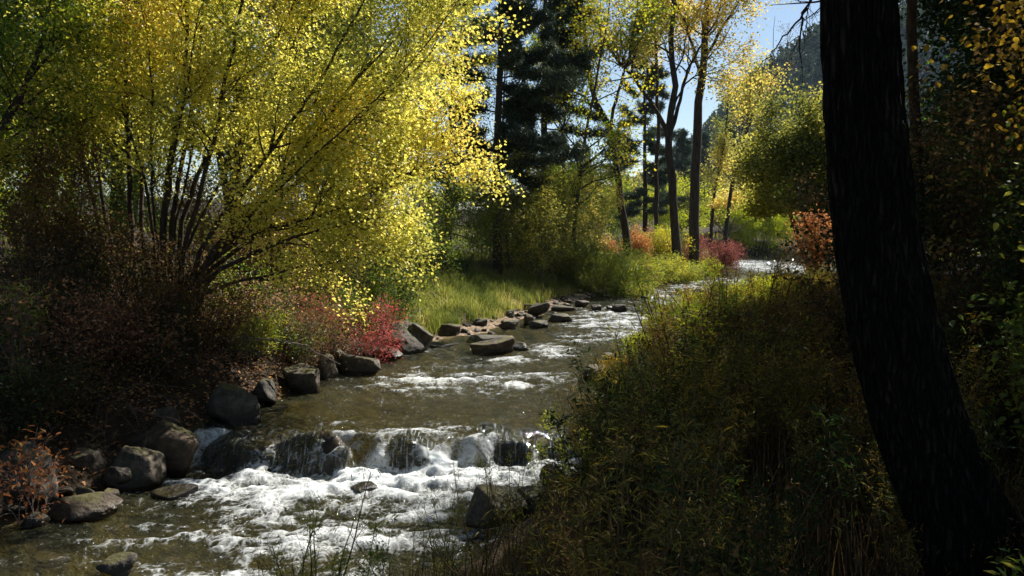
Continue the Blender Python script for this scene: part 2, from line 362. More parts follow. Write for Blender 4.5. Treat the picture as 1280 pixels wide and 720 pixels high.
foam(955, 333, 150, 26, .62, .05); foam(890, 352, 150, 26, .5, .05); foam(520, 503, 300, 22, .25, 0); foam(640, 452, 110, 16, .42, 0); foam(470, 478, 120, 20, .26, 0)  # far patches also whiten the bend in place of sun glitter
foam(450, 466, 60, 12, .4, 0); foam(535, 438, 36, 12, .5, 0); foam(725, 425, 90, 24, .35, 0)
Fm = np.zeros_like(Xw)
for (cx, cy, rx, ry, wt, rot) in BL:
    dx, dy = Xw - cx, Yw - cy
    ca, sa = math.cos(rot), math.sin(rot)
    e = ((dx * ca + dy * sa) / rx) ** 2 + ((-dx * sa + dy * ca) / ry) ** 2
    Fm = np.maximum(Fm, wt * np.exp(-e * 1.1))
# white at the foot of the falls
fall = np.exp(-((Yw - lip(Xw) + .36) / .22) ** 2) * ((Xw > -4.2) & (Xw < 1.1))
Fm = np.maximum(Fm, fall * .6)
Pw = np.stack([Xw, Yw, 0 * Xw], -1).reshape(-1, 3)
slope = np.interp(Yw, _y, (_dl + _dr) / 2)
flow = np.stack([Xw - 0, Yw, 0 * Xw], -1).reshape(-1, 3)
chop = (fbm(flow * [2.2, 4.2, 1], 4, 21) - .5).reshape(Xw.shape)
chop2 = (1 - 2 * np.abs(fbm(flow * [5.0, 8.0, 1], 3, 33) - .5)).reshape(Xw.shape)
swell = (fbm(flow * [.6, 1.6, 1], 3, 41) - .5).reshape(Xw.shape)
far = np.clip(1 - (Yw - 25) / 60, .35, 1)
amp = .065 + .23 * np.clip(Fm, 0, 1)
Zw = wz(Xw, Yw) + (chop * amp + swell * .09 + (chop2 - .8) * .09 * np.clip(Fm + .15, 0, 1)) * far
film = np.zeros_like(Xw)
for o, wgt in zip(CROCKS, (.3, .62, 1.0, .6)):      # a thin sheet of water runs over each boulder of the lip
    co_ = np.empty(len(o.data.vertices) * 3, np.float32); o.data.vertices.foreach_get('co', co_); co_ = co_.reshape(-1, 3) + np.array(o.location)
    lo = co_.min(0)[:2] - .1; q = .035; gi = ((co_[:, :2] - lo) / q).astype(int); gh = np.full(gi.max(0) + 4, -9.0)
    np.maximum.at(gh, (gi[:, 0], gi[:, 1]), co_[:, 2])
    for _ in range(2):
        nb = np.stack([np.roll(np.roll(gh, i, 0), j, 1) for i in (-1, 0, 1) for j in (-1, 0, 1)]); gh = np.where(gh < -5, nb.max(0), gh)
    sm_ = np.where(gh < -5, -.6, gh); sm_ = sum(np.roll(np.roll(sm_, i, 0), j, 1) for i in (-1, 0, 1) for j in (-1, 0, 1)) / 9
    fx, fy = (Xw - lo[0]) / q, (Yw - lo[1]) / q
    ins_ = (fx > 0) & (fy > 0) & (fx < gh.shape[0] - 1.01) & (fy < gh.shape[1] - 1.01)
    ix, iy = np.clip(fx, 0, gh.shape[0] - 2).astype(int), np.clip(fy, 0, gh.shape[1] - 2).astype(int); tx, ty = fx - ix, fy - iy
    hz = sm_[ix, iy] * (1 - tx) * (1 - ty) + sm_[ix + 1, iy] * tx * (1 - ty) + sm_[ix, iy + 1] * (1 - tx) * ty + sm_[ix + 1, iy + 1] * tx * ty
    hz = np.where(ins_, hz, -9) + .02 + .012 * (chop2 - .7); over = hz > Zw
    film = np.maximum(film, np.where(over & ins_, wgt, 0)); Zw = np.where(over & ins_, hz, Zw); Fm = np.where(over & ins_, Fm * .35, Fm)
Fm = Fm - .07 * sstep(10.6, 11.2, Yw) * (1 - sstep(17, 20, Yw)); Fm = np.clip(Fm + sstep(.08, .35, Fm) * (chop * 1.5 + (chop2 - .78) * .5), 0, 1.3)     # white rides on the crests
film = np.maximum(film, np.exp(-((Yw - lip(Xw) + .2) / .2) ** 2) * .95 * (film == 0))
mb = MB(); grid_mesh(mb, Xw, Yw, Zw)

m, nt, out = newmat('stream_water'); L = nt.links.new
g = N(nt, 'NewGeometry'); fa = N(nt, 'Attribute', _attribute_name='foam'); fi = N(nt, 'Attribute', _attribute_name='film')
mp = N(nt, 'Mapping'); mp.inputs['Scale'].default_value = (1.0, .75, 1); L(g.outputs['Position'], mp.inputs[0])
wn0 = N(nt, 'TexNoise', Scale=3.0, Detail=2.0); L(mp.outputs[0], wn0.inputs['Vector'])
wadd = N(nt, 'MixRGB', _blend_type='ADD', Fac=.35); L(mp.outputs[0], wadd.inputs[1]); L(wn0.outputs['Color'], wadd.inputs[2])
wn = N(nt, 'TexNoise', Scale=7.0, Detail=6.0, Roughness=.64); L(wadd.outputs[0], wn.inputs['Vector'])
wv = N(nt, 'TexVoronoi', Scale=16.0, _feature='DISTANCE_TO_EDGE'); L(wadd.outputs[0], wv.inputs['Vector'])
# film: vertical strands over the boulders
sm = N(nt, 'Mapping'); sm.inputs['Scale'].default_value = (38, 4, 3); L(g.outputs['Position'], sm.inputs[0])
sn = N(nt, 'TexNoise', Scale=1.0, Detail=4.0, Roughness=.6); L(sm.outputs[0], sn.inputs['Vector'])
# foam mask = attr + noise, later merged with painted glints
ve = ramp(nt, [(0, (.22, .22, .22)), (.22, (0, 0, 0))]); L(wv.outputs['Distance'], ve.inputs[0])
s0 = N(nt, 'Math', _operation='MULTIPLY_ADD'); L(wn.outputs['Fac'], s0.inputs[0]); s0.inputs[1].default_value = 1.5; s0.inputs[2].default_value = -1.16
s1 = N(nt, 'Math', _operation='ADD'); L(s0.outputs[0], s1.inputs[0]); L(ve.outputs[0], s1.inputs[1])
s2 = N(nt, 'Math', _operation='ADD'); L(s1.outputs[0], s2.inputs[0]); L(fa.outputs['Fac'], s2.inputs[1])
fr = N(nt, 'MapRange'); fr.inputs[1].default_value = .02; fr.inputs[2].default_value = .74; fr.inputs[4].default_value = .88; L(s2.outputs[0], fr.inputs[0])
q0 = N(nt, 'Math', _operation='MULTIPLY_ADD'); L(sn.outputs['Fac'], q0.inputs[0]); q0.inputs[1].default_value = 2.6; q0.inputs[2].default_value = -1.35
q1 = N(nt, 'Math', _operation='MULTIPLY', _use_clamp=True); L(q0.outputs[0], q1.inputs[0]); L(fi.outputs['Fac'], q1.inputs[1])
gn = N(nt, 'TexNoise', Scale=30.0, Detail=3.0, Roughness=.6); L(g.outputs['Position'], gn.inputs['Vector'])  # fine white flecks painted in as sun glints on the water
g1 = N(nt, 'Math', _operation='MULTIPLY_ADD'); L(fa.outputs['Fac'], g1.inputs[0]); g1.inputs[1].default_value = .12; L(gn.outputs['Fac'], g1.inputs[2])
gr_ = N(nt, 'MapRange'); gr_.inputs[1].default_value = .70; gr_.inputs[2].default_value = .76; L(g1.outputs[0], gr_.inputs[0])
fm0 = N(nt, 'Math', _operation='MAXIMUM'); L(fr.outputs[0], fm0.inputs[0]); L(gr_.outputs[0], fm0.inputs[1]); fr = fm0
fmax = N(nt, 'Math', _operation='MAXIMUM'); L(fr.outputs[0], fmax.inputs[0]); L(q1.outputs[0], fmax.inputs[1])
mp2 = N(nt, 'Mapping'); mp2.inputs['Scale'].default_value = (7, 11, 9); L(g.outputs['Position'], mp2.inputs[0])
rn = N(nt, 'TexNoise', Scale=1.0, Detail=5.0, Roughness=.62); L(mp2.outputs[0], rn.inputs['Vector'])
bp = N(nt, 'Bump', Strength=1.0, Distance=.16); L(rn.outputs['Fac'], bp.inputs['Height'])
fb = N(nt, 'Bump', Strength=.8, Distance=.05); L(wn.outputs['Fac'], fb.inputs['Height'])
tr = N(nt, 'BsdfTransparent'); tr.inputs[0].default_value = (.60, .58, .40, 1)
gl = N(nt, 'BsdfGlossy', Roughness=.04); gl.inputs[0].default_value = (1, 1, 1, 1); L(bp.outputs[0], gl.inputs['Normal'])
df = N(nt, 'BsdfDiffuse'); df.inputs[0].default_value = (.085, .085, .045, 1); L(bp.outputs[0], df.inputs['Normal'])
body = N(nt, 'MixShader', Fac=.25); L(tr.outputs[0], body.inputs[1]); L(df.outputs[0], body.inputs[2])
fs = N(nt, 'Fresnel', IOR=1.33); L(bp.outputs[0], fs.inputs['Normal'])
wt = N(nt, 'MixShader'); L(fs.outputs[0], wt.inputs[0]); L(body.outputs[0], wt.inputs[1]); L(gl.outputs[0], wt.inputs[2])
fd = N(nt, 'BsdfDiffuse'); fd.inputs[0].default_value = (.72, .75, .76, 1); L(fb.outputs[0], fd.inputs['Normal'])
mx = N(nt, 'MixShader'); L(fmax.outputs[0], mx.inputs[0]); L(wt.outputs[0], mx.inputs[1]); L(fd.outputs[0], mx.inputs[2])
L(mx.outputs[0], out.inputs[0])
me = mb.mesh('stream_water', m, True); vattr(me, 'foam', Fm); vattr(me, 'film', film)
tag(link('stream_water', me), kind='structure')

# ------------------------------------------------------------------ rocks
def rock(px, pyb, w, h, label, z=None, name='rock', ang=.6, rotz=None, tilt=0.0, dep=.8, sink=.25, seed=None, group=None, cat='rock', base=None):
    """a rock whose foot stands at pixel (px, pyb) on height z, w x h pixels large"""
    zb = 0.0 if z is None else z
    if 540 < px < 735 and pyb < 445: w, h = w * .85, h * .8
    c = gr(px, pyb, zb); s = c[1] / F
    W, H = w * s, h * s * 1.02
    sd = int(px * 7 + pyb * 13) if seed is None else seed
    tot = H * (1 + sink)
    me = rock_mesh(sd, W / 2, W / 2 * dep, tot / 2, ang, base or (ICO5 if w > 40 else ICO4), name=name)
    o = link(name, me, loc=(c[0], c[1] + W * dep * .42, zb + H - tot / 2))
    rng = np.random.default_rng(sd); o.rotation_euler = (rng.normal(0, .06), tilt, rng.uniform(-.35, .35) if rotz is None else rotz)
    o['wl'] = float(wz(np.array([c[0]]), np.array([c[1]]))[0])
    return tag(o, label, cat, group)
LP = -.36
rock(16, 640, 92, 74, 'grey weathered boulder at the left edge of the photo beside the pool', LP + .05, 'boulder', .5)
rock(88, 615, 62, 52, 'dark squat rock between the grey edge boulder and the pointed dark rock', LP + .02)
rock(157, 614, 78, 62, 'dark pointed boulder with a sunlit right rim at the pool edge', LP, 'boulder', .8, tilt=.25)
rock(186, 588, 96, 56, 'brown sunlit slanting boulder beside the white chute of the cascade', LP + .08, 'boulder', .7, tilt=.3)
rock(200, 548, 40, 38, 'round pale grey rock above the slanting brown boulder', -.05, 'rock', .2)
rock(137, 616, 46, 34, 'small triangular rock leaning against the dark pointed boulder', LP, tilt=.35)
rock(93, 656, 92, 28, 'low flat mossy rock lying in the shallow pool margin', LP, 'rock', .4)
rock(38, 664, 44, 20, 'small block of stone at the foot of the grey edge boulder', LP)
rock(103, 628, 30, 18, 'fist sized brown stone on the shore behind the low mossy rock', LP + .05)
rock(130, 628, 26, 14, 'smallest shore stone under the little triangular rock', LP + .04)
rock(282, 530, 74, 48, 'rounded grey boulder under the hanging twigs, upstream of the cascade', 0, 'boulder', .35)
rock(224, 514, 36, 30, 'tan stone lodged in the dark bank behind the rounded grey boulder', .12)
rock(330, 508, 40, 32, 'dark stone right beside the rounded grey boulder', 0)
rock(372, 492, 50, 34, 'dark rock half hidden under the trailing yellow vine', 0)
rock(405, 474, 40, 30, 'upright rust stained stone below the crimson shrub', .05, ang=.8)
rock(447, 470, 62, 24, 'smooth humped dark rock in the water below the crimson shrub', 0, 'rock', .25)
rock(420, 462, 34, 26, 'pale fronted slab leaning behind the smooth humped rock', .05, ang=.9, tilt=.5)
rock(474, 451, 58, 16, 'long low wet rock in front of the largest upstream boulder', 0, 'rock', .5)
rock(487, 442, 82, 38, 'largest brown boulder on the far bank beside the crimson shrub', .05, 'boulder', .7, tilt=.1)
rock(523, 441, 48, 30, 'sunlit tan slab leaning on the largest brown boulder', .02, 'boulder', .8, tilt=.45)
rock(562, 420, 40, 17, 'reddish brown block at the foot of the grassy bank', .25)
rock(548, 436, 60, 8, 'flat wet slab barely above the water right of the tan slab', 0, 'rock', .4)
rock(610, 446, 70, 20, 'dark wedge shaped rock standing alone in the current', 0, 'rock', .9, tilt=-.18)
rock(603, 431, 80, 14, 'long flat slab behind the dark wedge shaped rock', .03, 'rock', .7)
rock(650, 439, 28, 13, 'little pointed rock right of the dark wedge', 0)
rock(634, 411, 34, 13, 'brown angular rock on the gravel bar', .12)
rock(660, 405, 18, 16, 'upright dark stone on the gravel bar', .1)
rock(677, 393, 42, 17, 'tilted grey slab at the top of the gravel bar', .12, ang=.9, tilt=-.4)
rock(672, 411, 34, 12, 'small flat rock at the water edge of the gravel bar', .02)
rock(705, 404, 44, 13, 'broad angular rock at the tip of the gravel bar', .0, ang=.8)
rock(703, 390, 40, 9, 'thin ledge of rock behind the broad angular rock', .08)
rock(726, 384, 26, 10, 'dark block at the upstream end of the rocks', .02)
rock(747, 389, 16, 8, 'small dark rock in midstream, first past the gravel tip', 0)
rock(775, 391, 22, 10, 'dark rock standing in the glittering riffle', 0)
rock(762, 388, 8, 6, 'tiny rock in the riffle between two larger dark ones', 0, base=ICO3)
rock(808, 377, 14, 7, 'single dark rock far out in the upstream riffle', 0)
rock(852, 368, 15, 7, 'farthest dark rock, in the riffle near the right bank', 0)
rock(612, 672, 92, 52, 'brown boulder in the shade of the near right bank', LP + .02, 'boulder', .6)
rock(672, 648, 60, 36, 'tan flat rock behind the brown shaded boulder', LP + .08, 'rock', .6)
rock(688, 612, 46, 26, 'dark wet rock at the right end of the white pool', LP + .05)
rock(133, 724, 56, 20, 'dark rounded rock cut off by the bottom of the photo', LP, 'rock', .3)
rock(742, 478, 40, 22, 'dark rock at the foot of the right bank reeds', 0)
rock(768, 462, 30, 20, 'dark stone further along the right bank', .02)
rock(215, 624, 60, 11, 'mostly drowned rock in the foam below the slanting boulder', LP, 'rock', .3, sink=1.5)
rock(455, 616, 44, 7, 'brown rock barely breaking the foam of the lower pool', LP, 'rock', .4, sink=2)
rock(52, 705, 60, 6, 'flat tan stone just under the surface near the bottom corner', LP, 'rock', .4, sink=2)
# cobbles of the gravel bar
rng = np.random.default_rng(5)
cob = [rock_mesh(900 + k, 1, .8, .55, .6, ICO3, name='cobble') for k in range(6)]
n = 0
while n < 210:
    y = rng.uniform(18.2, 33); d = rng.uniform(-.35, 1.25) ; x = float(xl(y)) - d
    s = rng.uniform(.04, .13) * (1 if rng.random() < .82 else 1.9)
    o = link('cobble', cob[n % 6], loc=(x, y, gz(x, y) + s * .2)); o.scale = (s, s, s * rng.uniform(.7, 1.1))
    o.rotation_euler = (rng.normal(0, .2), rng.normal(0, .2), rng.uniform(0, 6)); o['wl'] = -.05 + .002 * y
    tag(o, 'small brown stone among the cobbles on the gravel bar', 'stone', 'cobbles on the gravel bar'); n += 1
for k in range(40):
    y = rng.uniform(6.5, 16); x = float(xl(y)) - rng.uniform(-.25, .35)
    s = rng.uniform(.05, .13)
    o = link('cobble', cob[k % 6], loc=(x, y, gz(x, y) + s * .2)); o.scale = (s, s, s * .9)
    o.rotation_euler = (rng.normal(0, .2), rng.normal(0, .2), rng.uniform(0, 6)); o['wl'] = -.3
    tag(o, 'small dark stone between the boulders along the dark left shore', 'stone', 'stones along the dark left shore')

# ------------------------------------------------------------------ plants: growing and leafing
def unit(v): return v / (np.linalg.norm(v) + 1e-9)
def wander(rng, p, d, Ln, n, wob, up):
    pts = [p]; st = Ln / n
    for _ in range(n):
        d = unit(d + rng.normal(0, wob, 3) + np.array([0, 0, up])); p = p + d * st; pts.append(p)
    return np.array(pts)
def side_dir(rng, t, ang):
    a = unit(np.cross(t, rng.normal(0, 1, 3))); return unit(t * math.cos(ang) + a * math.sin(ang))
def spawn(rng, mb, pts, rad, lev, sp, sites):
    """branches off a finished path"""
    nb = sp['n'][lev]; n = len(pts) - 1; Ln = np.linalg.norm(np.diff(pts, axis=0), axis=1).sum()
    for t in np.sort(rng.uniform(sp['start'][lev], 1, nb)):
        i = min(int(t * n), n - 1); f = t * n - i
        p = pts[i] * (1 - f) + pts[i + 1] * f; tn = unit(pts[i + 1] - pts[i])
        d = side_dir(rng, tn, sp['ang'][lev] * rng.uniform(.7, 1.3))
        l2 = sp['len'][lev] * rng.uniform(.6, 1.25) * (1.15 - .55 * t)
        r0 = max(rad[i] * .6, sp['rmin']); r0 = min(r0, sp['rmax'][lev])
        k = sp['seg'][lev]
        q = wander(rng, p, d, l2, k, sp['wob'], sp['up'][lev])
        rr = np.linspace(r0, sp['rmin'] * .7, k + 1)
        if sp.get('keep') is None or sp['keep'](q[-1]):
            mb.tube(q, rr, sp['sides'][lev], cap=False)
            if lev + 1 < len(sp['n']): spawn(rng, mb, q, rr, lev + 1, sp, sites)
            else: sites.append(q[1:])
            if sp.get('every'): sites.append(q[len(q) // 2:])
def leaves(rng, mb, sites, n, size, sig, asp=.75, shape='quad', upb=.5, hang=.0, clump=.5, cl_scale=1.2, seed=0, fil=None, bias=0.0, along=None):
    S = np.concatenate(sites) if isinstance(sites, list) else sites
    i = rng.integers(0, len(S), n)
    p = S[i] + rng.normal(0, 1, (n, 3)) * sig
    if fil is not None: p = p[fil(p)]
    n = len(p)
    s = rng.uniform(size[0], size[1], n)
    nr = rng.normal(0, 1, (n, 3)); nr[:, 2] = np.abs(nr[:, 2]) + upb; nr /= np.linalg.norm(nr, axis=1)[:, None]
    ax = rng.normal(0, 1, (n, 3)); ax[:, 2] -= hang
    ax -= (ax * nr).sum(1)[:, None] * nr; ax /= np.linalg.norm(ax, axis=1)[:, None] + 1e-9
    bx = np.cross(nr, ax)
    if shape == 'quad': T = np.array([(0, 0, 0), (.45, .5, .07), (1, 0, -.06), (.45, -.5, .07)])
    elif shape == 'hex': T = np.array([(0, 0, 0), (.22, .42, .06), (.6, .42, .05), (1, 0, -.1), (.6, -.42, .05), (.22, -.42, .06)])
    else: T = np.array([(0, -.5, 0), (0, .5, 0), (1, .3, 0), (1, -.3, 0)])
    k = len(T)
    v = p[:, None, :] + s[:, None, None] * (T[None, :, 0, None] * ax[:, None, :] + asp * T[None, :, 1, None] * bx[:, None, :] + T[None, :, 2, None] * nr[:, None, :])
    r = clump * (fbm(p * cl_scale + seed * 3.1, 3, seed + 50) - .5) * 2.4 + (1 - clump) * rng.normal(0, .33, n) + .5 + bias
    mb.add(v.reshape(-1, 3), np.arange(n * k), np.full(n, k), np.clip(r, 0, 1))
SPEC = dict(n=[10, 5], start=[.3, .2], ang=[.8, .8], len=[1.6, .6], rmin=.004, rmax=[.04, .012], seg=[6, 4], wob=.16, up=[.05, .02], sides=[5, 3])
def spec(**k): d = dict(SPEC); d.update(k); return d
def make_tree(name, base, label, cat, paths, sp, nleaf, size, sig, mat, seed, bark=BARK, group=None, asp=.8, shape='quad', clump=.5, bias=0.0,
              cl_scale=1.0, fil=None, sides=8, crown='crown', trunk='trunk', hang=.2, upb=.4, each=False, density=None):
    """paths: list of (points, radii) in world space"""
    rng = np.random.default_rng(seed); base = np.asarray(base, float)
    root = empty(name, base, label, cat, group); sites = []; mb = MB()
    for pts, rad in paths:
        pts = np.asarray(pts, float) - base
        if each: mb = MB()
        mb.tube(pts, rad, sides, ruff=.04, rng=rng); spawn(rng, mb, pts, rad, 0, sp, sites)
        if each: link(trunk, mb.mesh(trunk, bark, True), root)
    if not each: link(trunk, mb.mesh(trunk, bark, True), root)
    if nleaf:
        mb = MB(); f2 = None if fil is None else (lambda p: fil(p + base))
        leaves(rng, mb, sites, nleaf, size, sig, asp, shape, upb, hang, clump, cl_scale, seed, f2, bias)
        link(crown, mb.mesh(crown, mat), root)
    return root
def poly(ctrl, n=14, jit=0.0, rng=None):
    c = np.asarray(ctrl, float); s = np.concatenate([[0], np.cumsum(np.linalg.norm(np.diff(c, axis=0), axis=1))])
    t = np.linspace(0, s[-1], n); m_ = np.zeros((len(c), 3))
    m_[1:-1] = (c[2:] - c[:-2]) / (s[2:] - s[:-2])[:, None]; m_[0] = (c[1] - c[0]) / (s[1] - s[0]); m_[-1] = (c[-1] - c[-2]) / (s[-1] - s[-2])
    k = np.clip(np.searchsorted(s, t, 'right') - 1, 0, len(c) - 2); h = (s[k + 1] - s[k])[:, None]; u = ((t - s[k])[:, None]) / h
    q = (2 * u**3 - 3 * u**2 + 1) * c[k] + (u**3 - 2 * u**2 + u) * h * m_[k] + (-2 * u**3 + 3 * u**2) * c[k + 1] + (u**3 - u**2) * h * m_[k + 1]
    if jit and rng is not None: q[1:] += rng.normal(0, jit, (n - 1, 3))
    return q
def pixpath(pl, Y0, Y1, n=14, jit=.015, rng=None):
    k = len(pl); return poly([at(px, py, Y0 + (Y1 - Y0) * i / (k - 1)) for i, (px, py) in enumerate(pl)], n, jit, rng)

# ---------------- the yellow many-stemmed tree on the left bank
rng = np.random.default_rng(11)
bx, by = at(210, 392, 13.2)[:2]; B = np.array([bx, by, gz(bx, by) - .1])
stems = []
def st(pl, Y1, r, Y0=13.2):
    b = B + np.array([(pl[0][0] - 205) * .008, rng.uniform(-.35, .35), 0])
    q = [at(px, py, Y0 + (Y1 - Y0) * (i + 1) / len(pl)) for i, (px, py) in enumerate(pl)]
    q = poly([b] + q, 20, .012, rng); stems.append((q, np.linspace(r, r * .22, 20)))
st([(165, 300), (160, 160), (156, 20), (150, -150)], 13.6, .055)
st([(128, 300), (104, 200), (80, 60), (60, -80)], 13.0, .045)
st([(140, 310), (118, 180), (112, 20), (100, -120)], 14.2, .04)
st([(203, 310), (215, 190), (232, 70), (234, -60), (228, -200)], 13.4, .055)
st([(214, 305), (228, 195), (246, 100), (256, -20), (262, -160)], 13.9, .05)
st([(236, 290), (262, 195), (285, 80), (305, -10), (330, -150)], 12.8, .05)
st([(250, 315), (300, 240), (345, 180), (400, 100), (450, 10), (480, -60)], 13.3, .05)
st([(240, 355), (282, 312), (320, 290), (365, 280), (420, 262), (490, 225)], 12.6, .045)
st([(245, 362), (300, 325), (360, 300), (430, 280), (505, 268)], 12.3, .04)
st([(250, 340), (310, 280), (400, 203), (450, 147), (512, 95), (560, 40)], 13.8, .055)
st([(255, 345), (330, 290), (430, 250), (510, 225), (528, 185), (565, 130)], 14.2, .045)
st([(225, 300), (255, 200), (320, 90), (370, 0), (400, -120)], 14.4, .05)
st([(258, 335), (335, 260), (430, 170), (500, 60), (530, -40)], 14.8, .045)
st([(250, 370), (330, 345), (430, 325), (520, 305)], 12.9, .032)
st([(262, 350), (350, 300), (470, 230), (560, 205), (610, 195)], 14.0, .04)
st([(180, 310), (180, 170), (195, 40), (200, -120)], 14.6, .045)
for k in range(9):
    a = rng.uniform(-.5, 1.2)
    st([(205 + 45 * a, 330), (210 + 130 * a, 220), (215 + 240 * a + rng.normal(0, 12), 80), (220 + 330 * a + rng.normal(0, 20), -60)], 13.2 + rng.uniform(-1.2, 2), rng.uniform(.022, .038))
sp = spec(n=[15, 6], start=[.32, .15], ang=[.75, .8], len=[1.35, .55], rmax=[.022, .008], seg=[6, 4], wob=.17, up=[.04, .0], sides=[4, 3])
make_tree('birch_clump', B, 'large bright yellow tree, its many dark stems fanning out from one foot', 'tree', stems, sp, 98000, (.042, .072), .13,
          LM['yellow'], 12, BARKD, asp=.85, fil=lambda p: (p[:, 2] < 7.3) | (_hash(np.arange(len(p)), 0, 0, 3) < .3), clump=.5, cl_scale=.55, each=True, trunk='stem', crown='crown', bias=.06, hang=.4, sides=7)

def sky_tree(name, px, Y, h, label, lean=(0, 0), r=.14, nl=26000, size=(.07, .11), mat='greenyellow', seed=1, sp=None, bark=BARK, sig=.28, start=.2, group=None,
             cat='tree', nstem=1, bias=0., clump=.5, spread=.3, fil=None, pts=None, asp=.8, shape='quad', zoff=-.1, x=None):
    rng = np.random.default_rng(seed); X_ = (px - 640) / F * Y if x is None else x; b = np.array([X_, Y, gz(X_, Y) + zoff])
    paths = []
    for k in range(nstem):
        d = np.array([lean[0], lean[1], 1.0]) + (rng.normal(0, spread, 3) * [1, 1, 0] if nstem > 1 else 0)
        hh = h * (rng.uniform(.75, 1.05) if nstem > 1 else 1)
        q = wander(rng, b + (rng.normal(0, .12, 3) * [1, 1, 0] if nstem > 1 else 0), unit(d), hh, 16, .045, .03)
        paths.append((q, r * np.linspace(1, .12, 17) ** .8))
    if sp is None:
        sp = spec(n=[20, 6], start=[start, .2], ang=[.85, .8], len=[h * .26, h * .10], rmax=[r * .45, .02], seg=[6, 4], wob=.14, up=[.06, .0], sides=[5, 3])
    return make_tree(name, b, label, cat, paths, sp, nl, size, sig, LM[mat], seed, bark, group, asp=asp, shape=shape, clump=clump, bias=bias, fil=fil, cl_scale=.8)

# ---------------- trees behind and beside the yellow one
rng = np.random.default_rng(31)
q = [(pixpath([(-60, 330), (-15, 200), (28, 115), (55, 40), (66, -60)], 11.5, 12.2, 16, .01, rng), np.linspace(.07, .02, 16)),
     (pixpath([(-25, 230), (5, 150), (60, 70), (130, 20)], 11.7, 12.0, 12, .01, rng), np.linspace(.04, .01, 12))]
b = q[0][0][0].copy(); b[2] = gz(b[0], b[1]) - .1; q[0][0][0] = b
make_tree('leaning_tree', b, 'green tree leaning in over the left edge of the photo, turning yellow', 'tree', q, spec(n=[14, 6], start=[.15, .2], len=[1.4, .55], rmax=[.022, .008], sides=[4, 3]),
          13000, (.045, .07), .16, LM['greenyellow'], 32, BARKD, bias=.15, clump=.6)
sky_tree('deciduous_tree', 40, 17.5, 9.5, 'green leafed tree deep behind the leaning tree at the left edge', r=.11, nl=34000, mat='greenyellow', seed=41, nstem=3, spread=.18, bias=.1)
sky_tree('deciduous_tree', 160, 20, 11, 'green and gold tree directly behind the fan of dark stems', r=.12, nl=36000, mat='greenyellow', seed=42, nstem=3, spread=.15, bias=.0)
sky_tree('deciduous_tree', 300, 22, 10.5, 'golden tree behind the yellow many-stemmed tree, with sky gaps above', r=.12, nl=32000, mat='cotton', seed=43, nstem=3, spread=.16, bias=.0)
sky_tree('deciduous_tree', 440, 21, 10, 'yellow green tree whose top shows over the right arm of the yellow tree', r=.12, nl=30000, mat='cotton', seed=44, nstem=3, spread=.16, bias=-.1)
sky_tree('deciduous_tree', -60, 24, 12, 'dark green tree filling the far left background', r=.14, nl=30000, mat='green', seed=45, nstem=2, spread=.12)
sky_tree('deciduous_tree', 100, 30, 12, 'tall pale green tree farthest back on the left', r=.14, nl=30000, mat='green', seed=46, nstem=2, spread=.12, size=(.09, .14))
sky_tree('deciduous_tree', 400, 32, 12.5, 'tall green tree between the dark conifers and the yellow tree', r=.14, nl=28000, mat='green', seed=47, nstem=2, spread=.12, size=(.09, .14))

sky_tree('deciduous_tree', 706, 34, 11.5, 'thin yellow green tree hanging its leaves between the dark pines and the bent cottonwood', r=.1, nl=8500, mat='greenyellow', seed=48, nstem=2, spread=.1, bias=.28, size=(.09, .14))
sky_tree('deciduous_tree', 634, 31.5, 9.5, 'slim yellow green tree standing in front of the dark pines', r=.08, nl=5000, mat='greenyellow', seed=49, nstem=1, bias=.2, size=(.07, .11), start=.4)
# ---------------- conifers
def conifer(px, Y, h, label, seed, rad=2.6, nl=52000, mat='needle', r=.2, group=None, start=.12, name='conifer', x=None, whorl=46, size=(.14, .26)):
    rng = np.random.default_rng(seed); X_ = (px - 640) / F * Y if x is None else x; b = np.array([X_, Y, gz(X_, Y) - .1])
    root = empty(name, b, label, 'conifer', group); mb = MB()
    tp = wander(rng, np.zeros(3), np.array([0, 0, 1.]), h, 14, .012, .05); mb.tube(tp, np.linspace(r, .02, 15), 8)
    S = []
    for k in range(whorl):
        t = start + (1 - start) * (k + rng.uniform(0, 1)) / whorl
        p = np.array([np.interp(t * 14, range(15), tp[:, j]) for j in range(3)])
        ln = rad * (1 - t) ** .7 * rng.uniform(.55, 1.15) + .25; a = rng.uniform(0, 6.283)
        d = np.array([math.cos(a), math.sin(a), rng.uniform(-.35, .5)])
        q = wander(rng, p, unit(d), ln, 7, .07, .02 if t > .5 else -.02); mb.tube(q, np.linspace(.035 * (1 - t) + .012, .006, 8), 4, cap=False)
        for j in range(2, 8):
            for _ in range(2):
                d2 = side_dir(rng, unit(q[min(j, 7)] - q[j - 1]), rng.uniform(.5, 1.0)); d2[2] *= .5
                e = wander(rng, q[j], d2, ln * .24 * rng.uniform(.5, 1.2), 3, .12, .05); S.append(e); mb.tube(e, np.linspace(.008, .004, 4), 3, cap=False)
    link('trunk', mb.mesh('trunk', BARKD, True), root)
    mb = MB(); leaves(rng, mb, S, nl, size, .075, .13, 'strip', 0.0, -.2, .4, 1.0, seed); link('crown', mb.mesh('crown', LM[mat]), root)
    return root
conifer(622, 30, 17, 'tall dark pine rising beside the yellow tree, nearer of the two dark pines', 61, 3.0, 110000, whorl=62, start=.24)
conifer(682, 35, 19, 'tall dark pine behind the nearer one, beside the hanging green leaves', 62, 3.0, 100000, whorl=62, start=.26)
conifer(560, 38, 18, 'dark pine half hidden behind the yellow foliage', 63, 2.9, 70000, whorl=60, start=.05)
conifer(806, 58, 17, 'slender pine with tiers of flat branches between the tall bare trunks', 64, 3.0, 62000, 'farneedle', start=.15, whorl=64, size=(.2, .32))
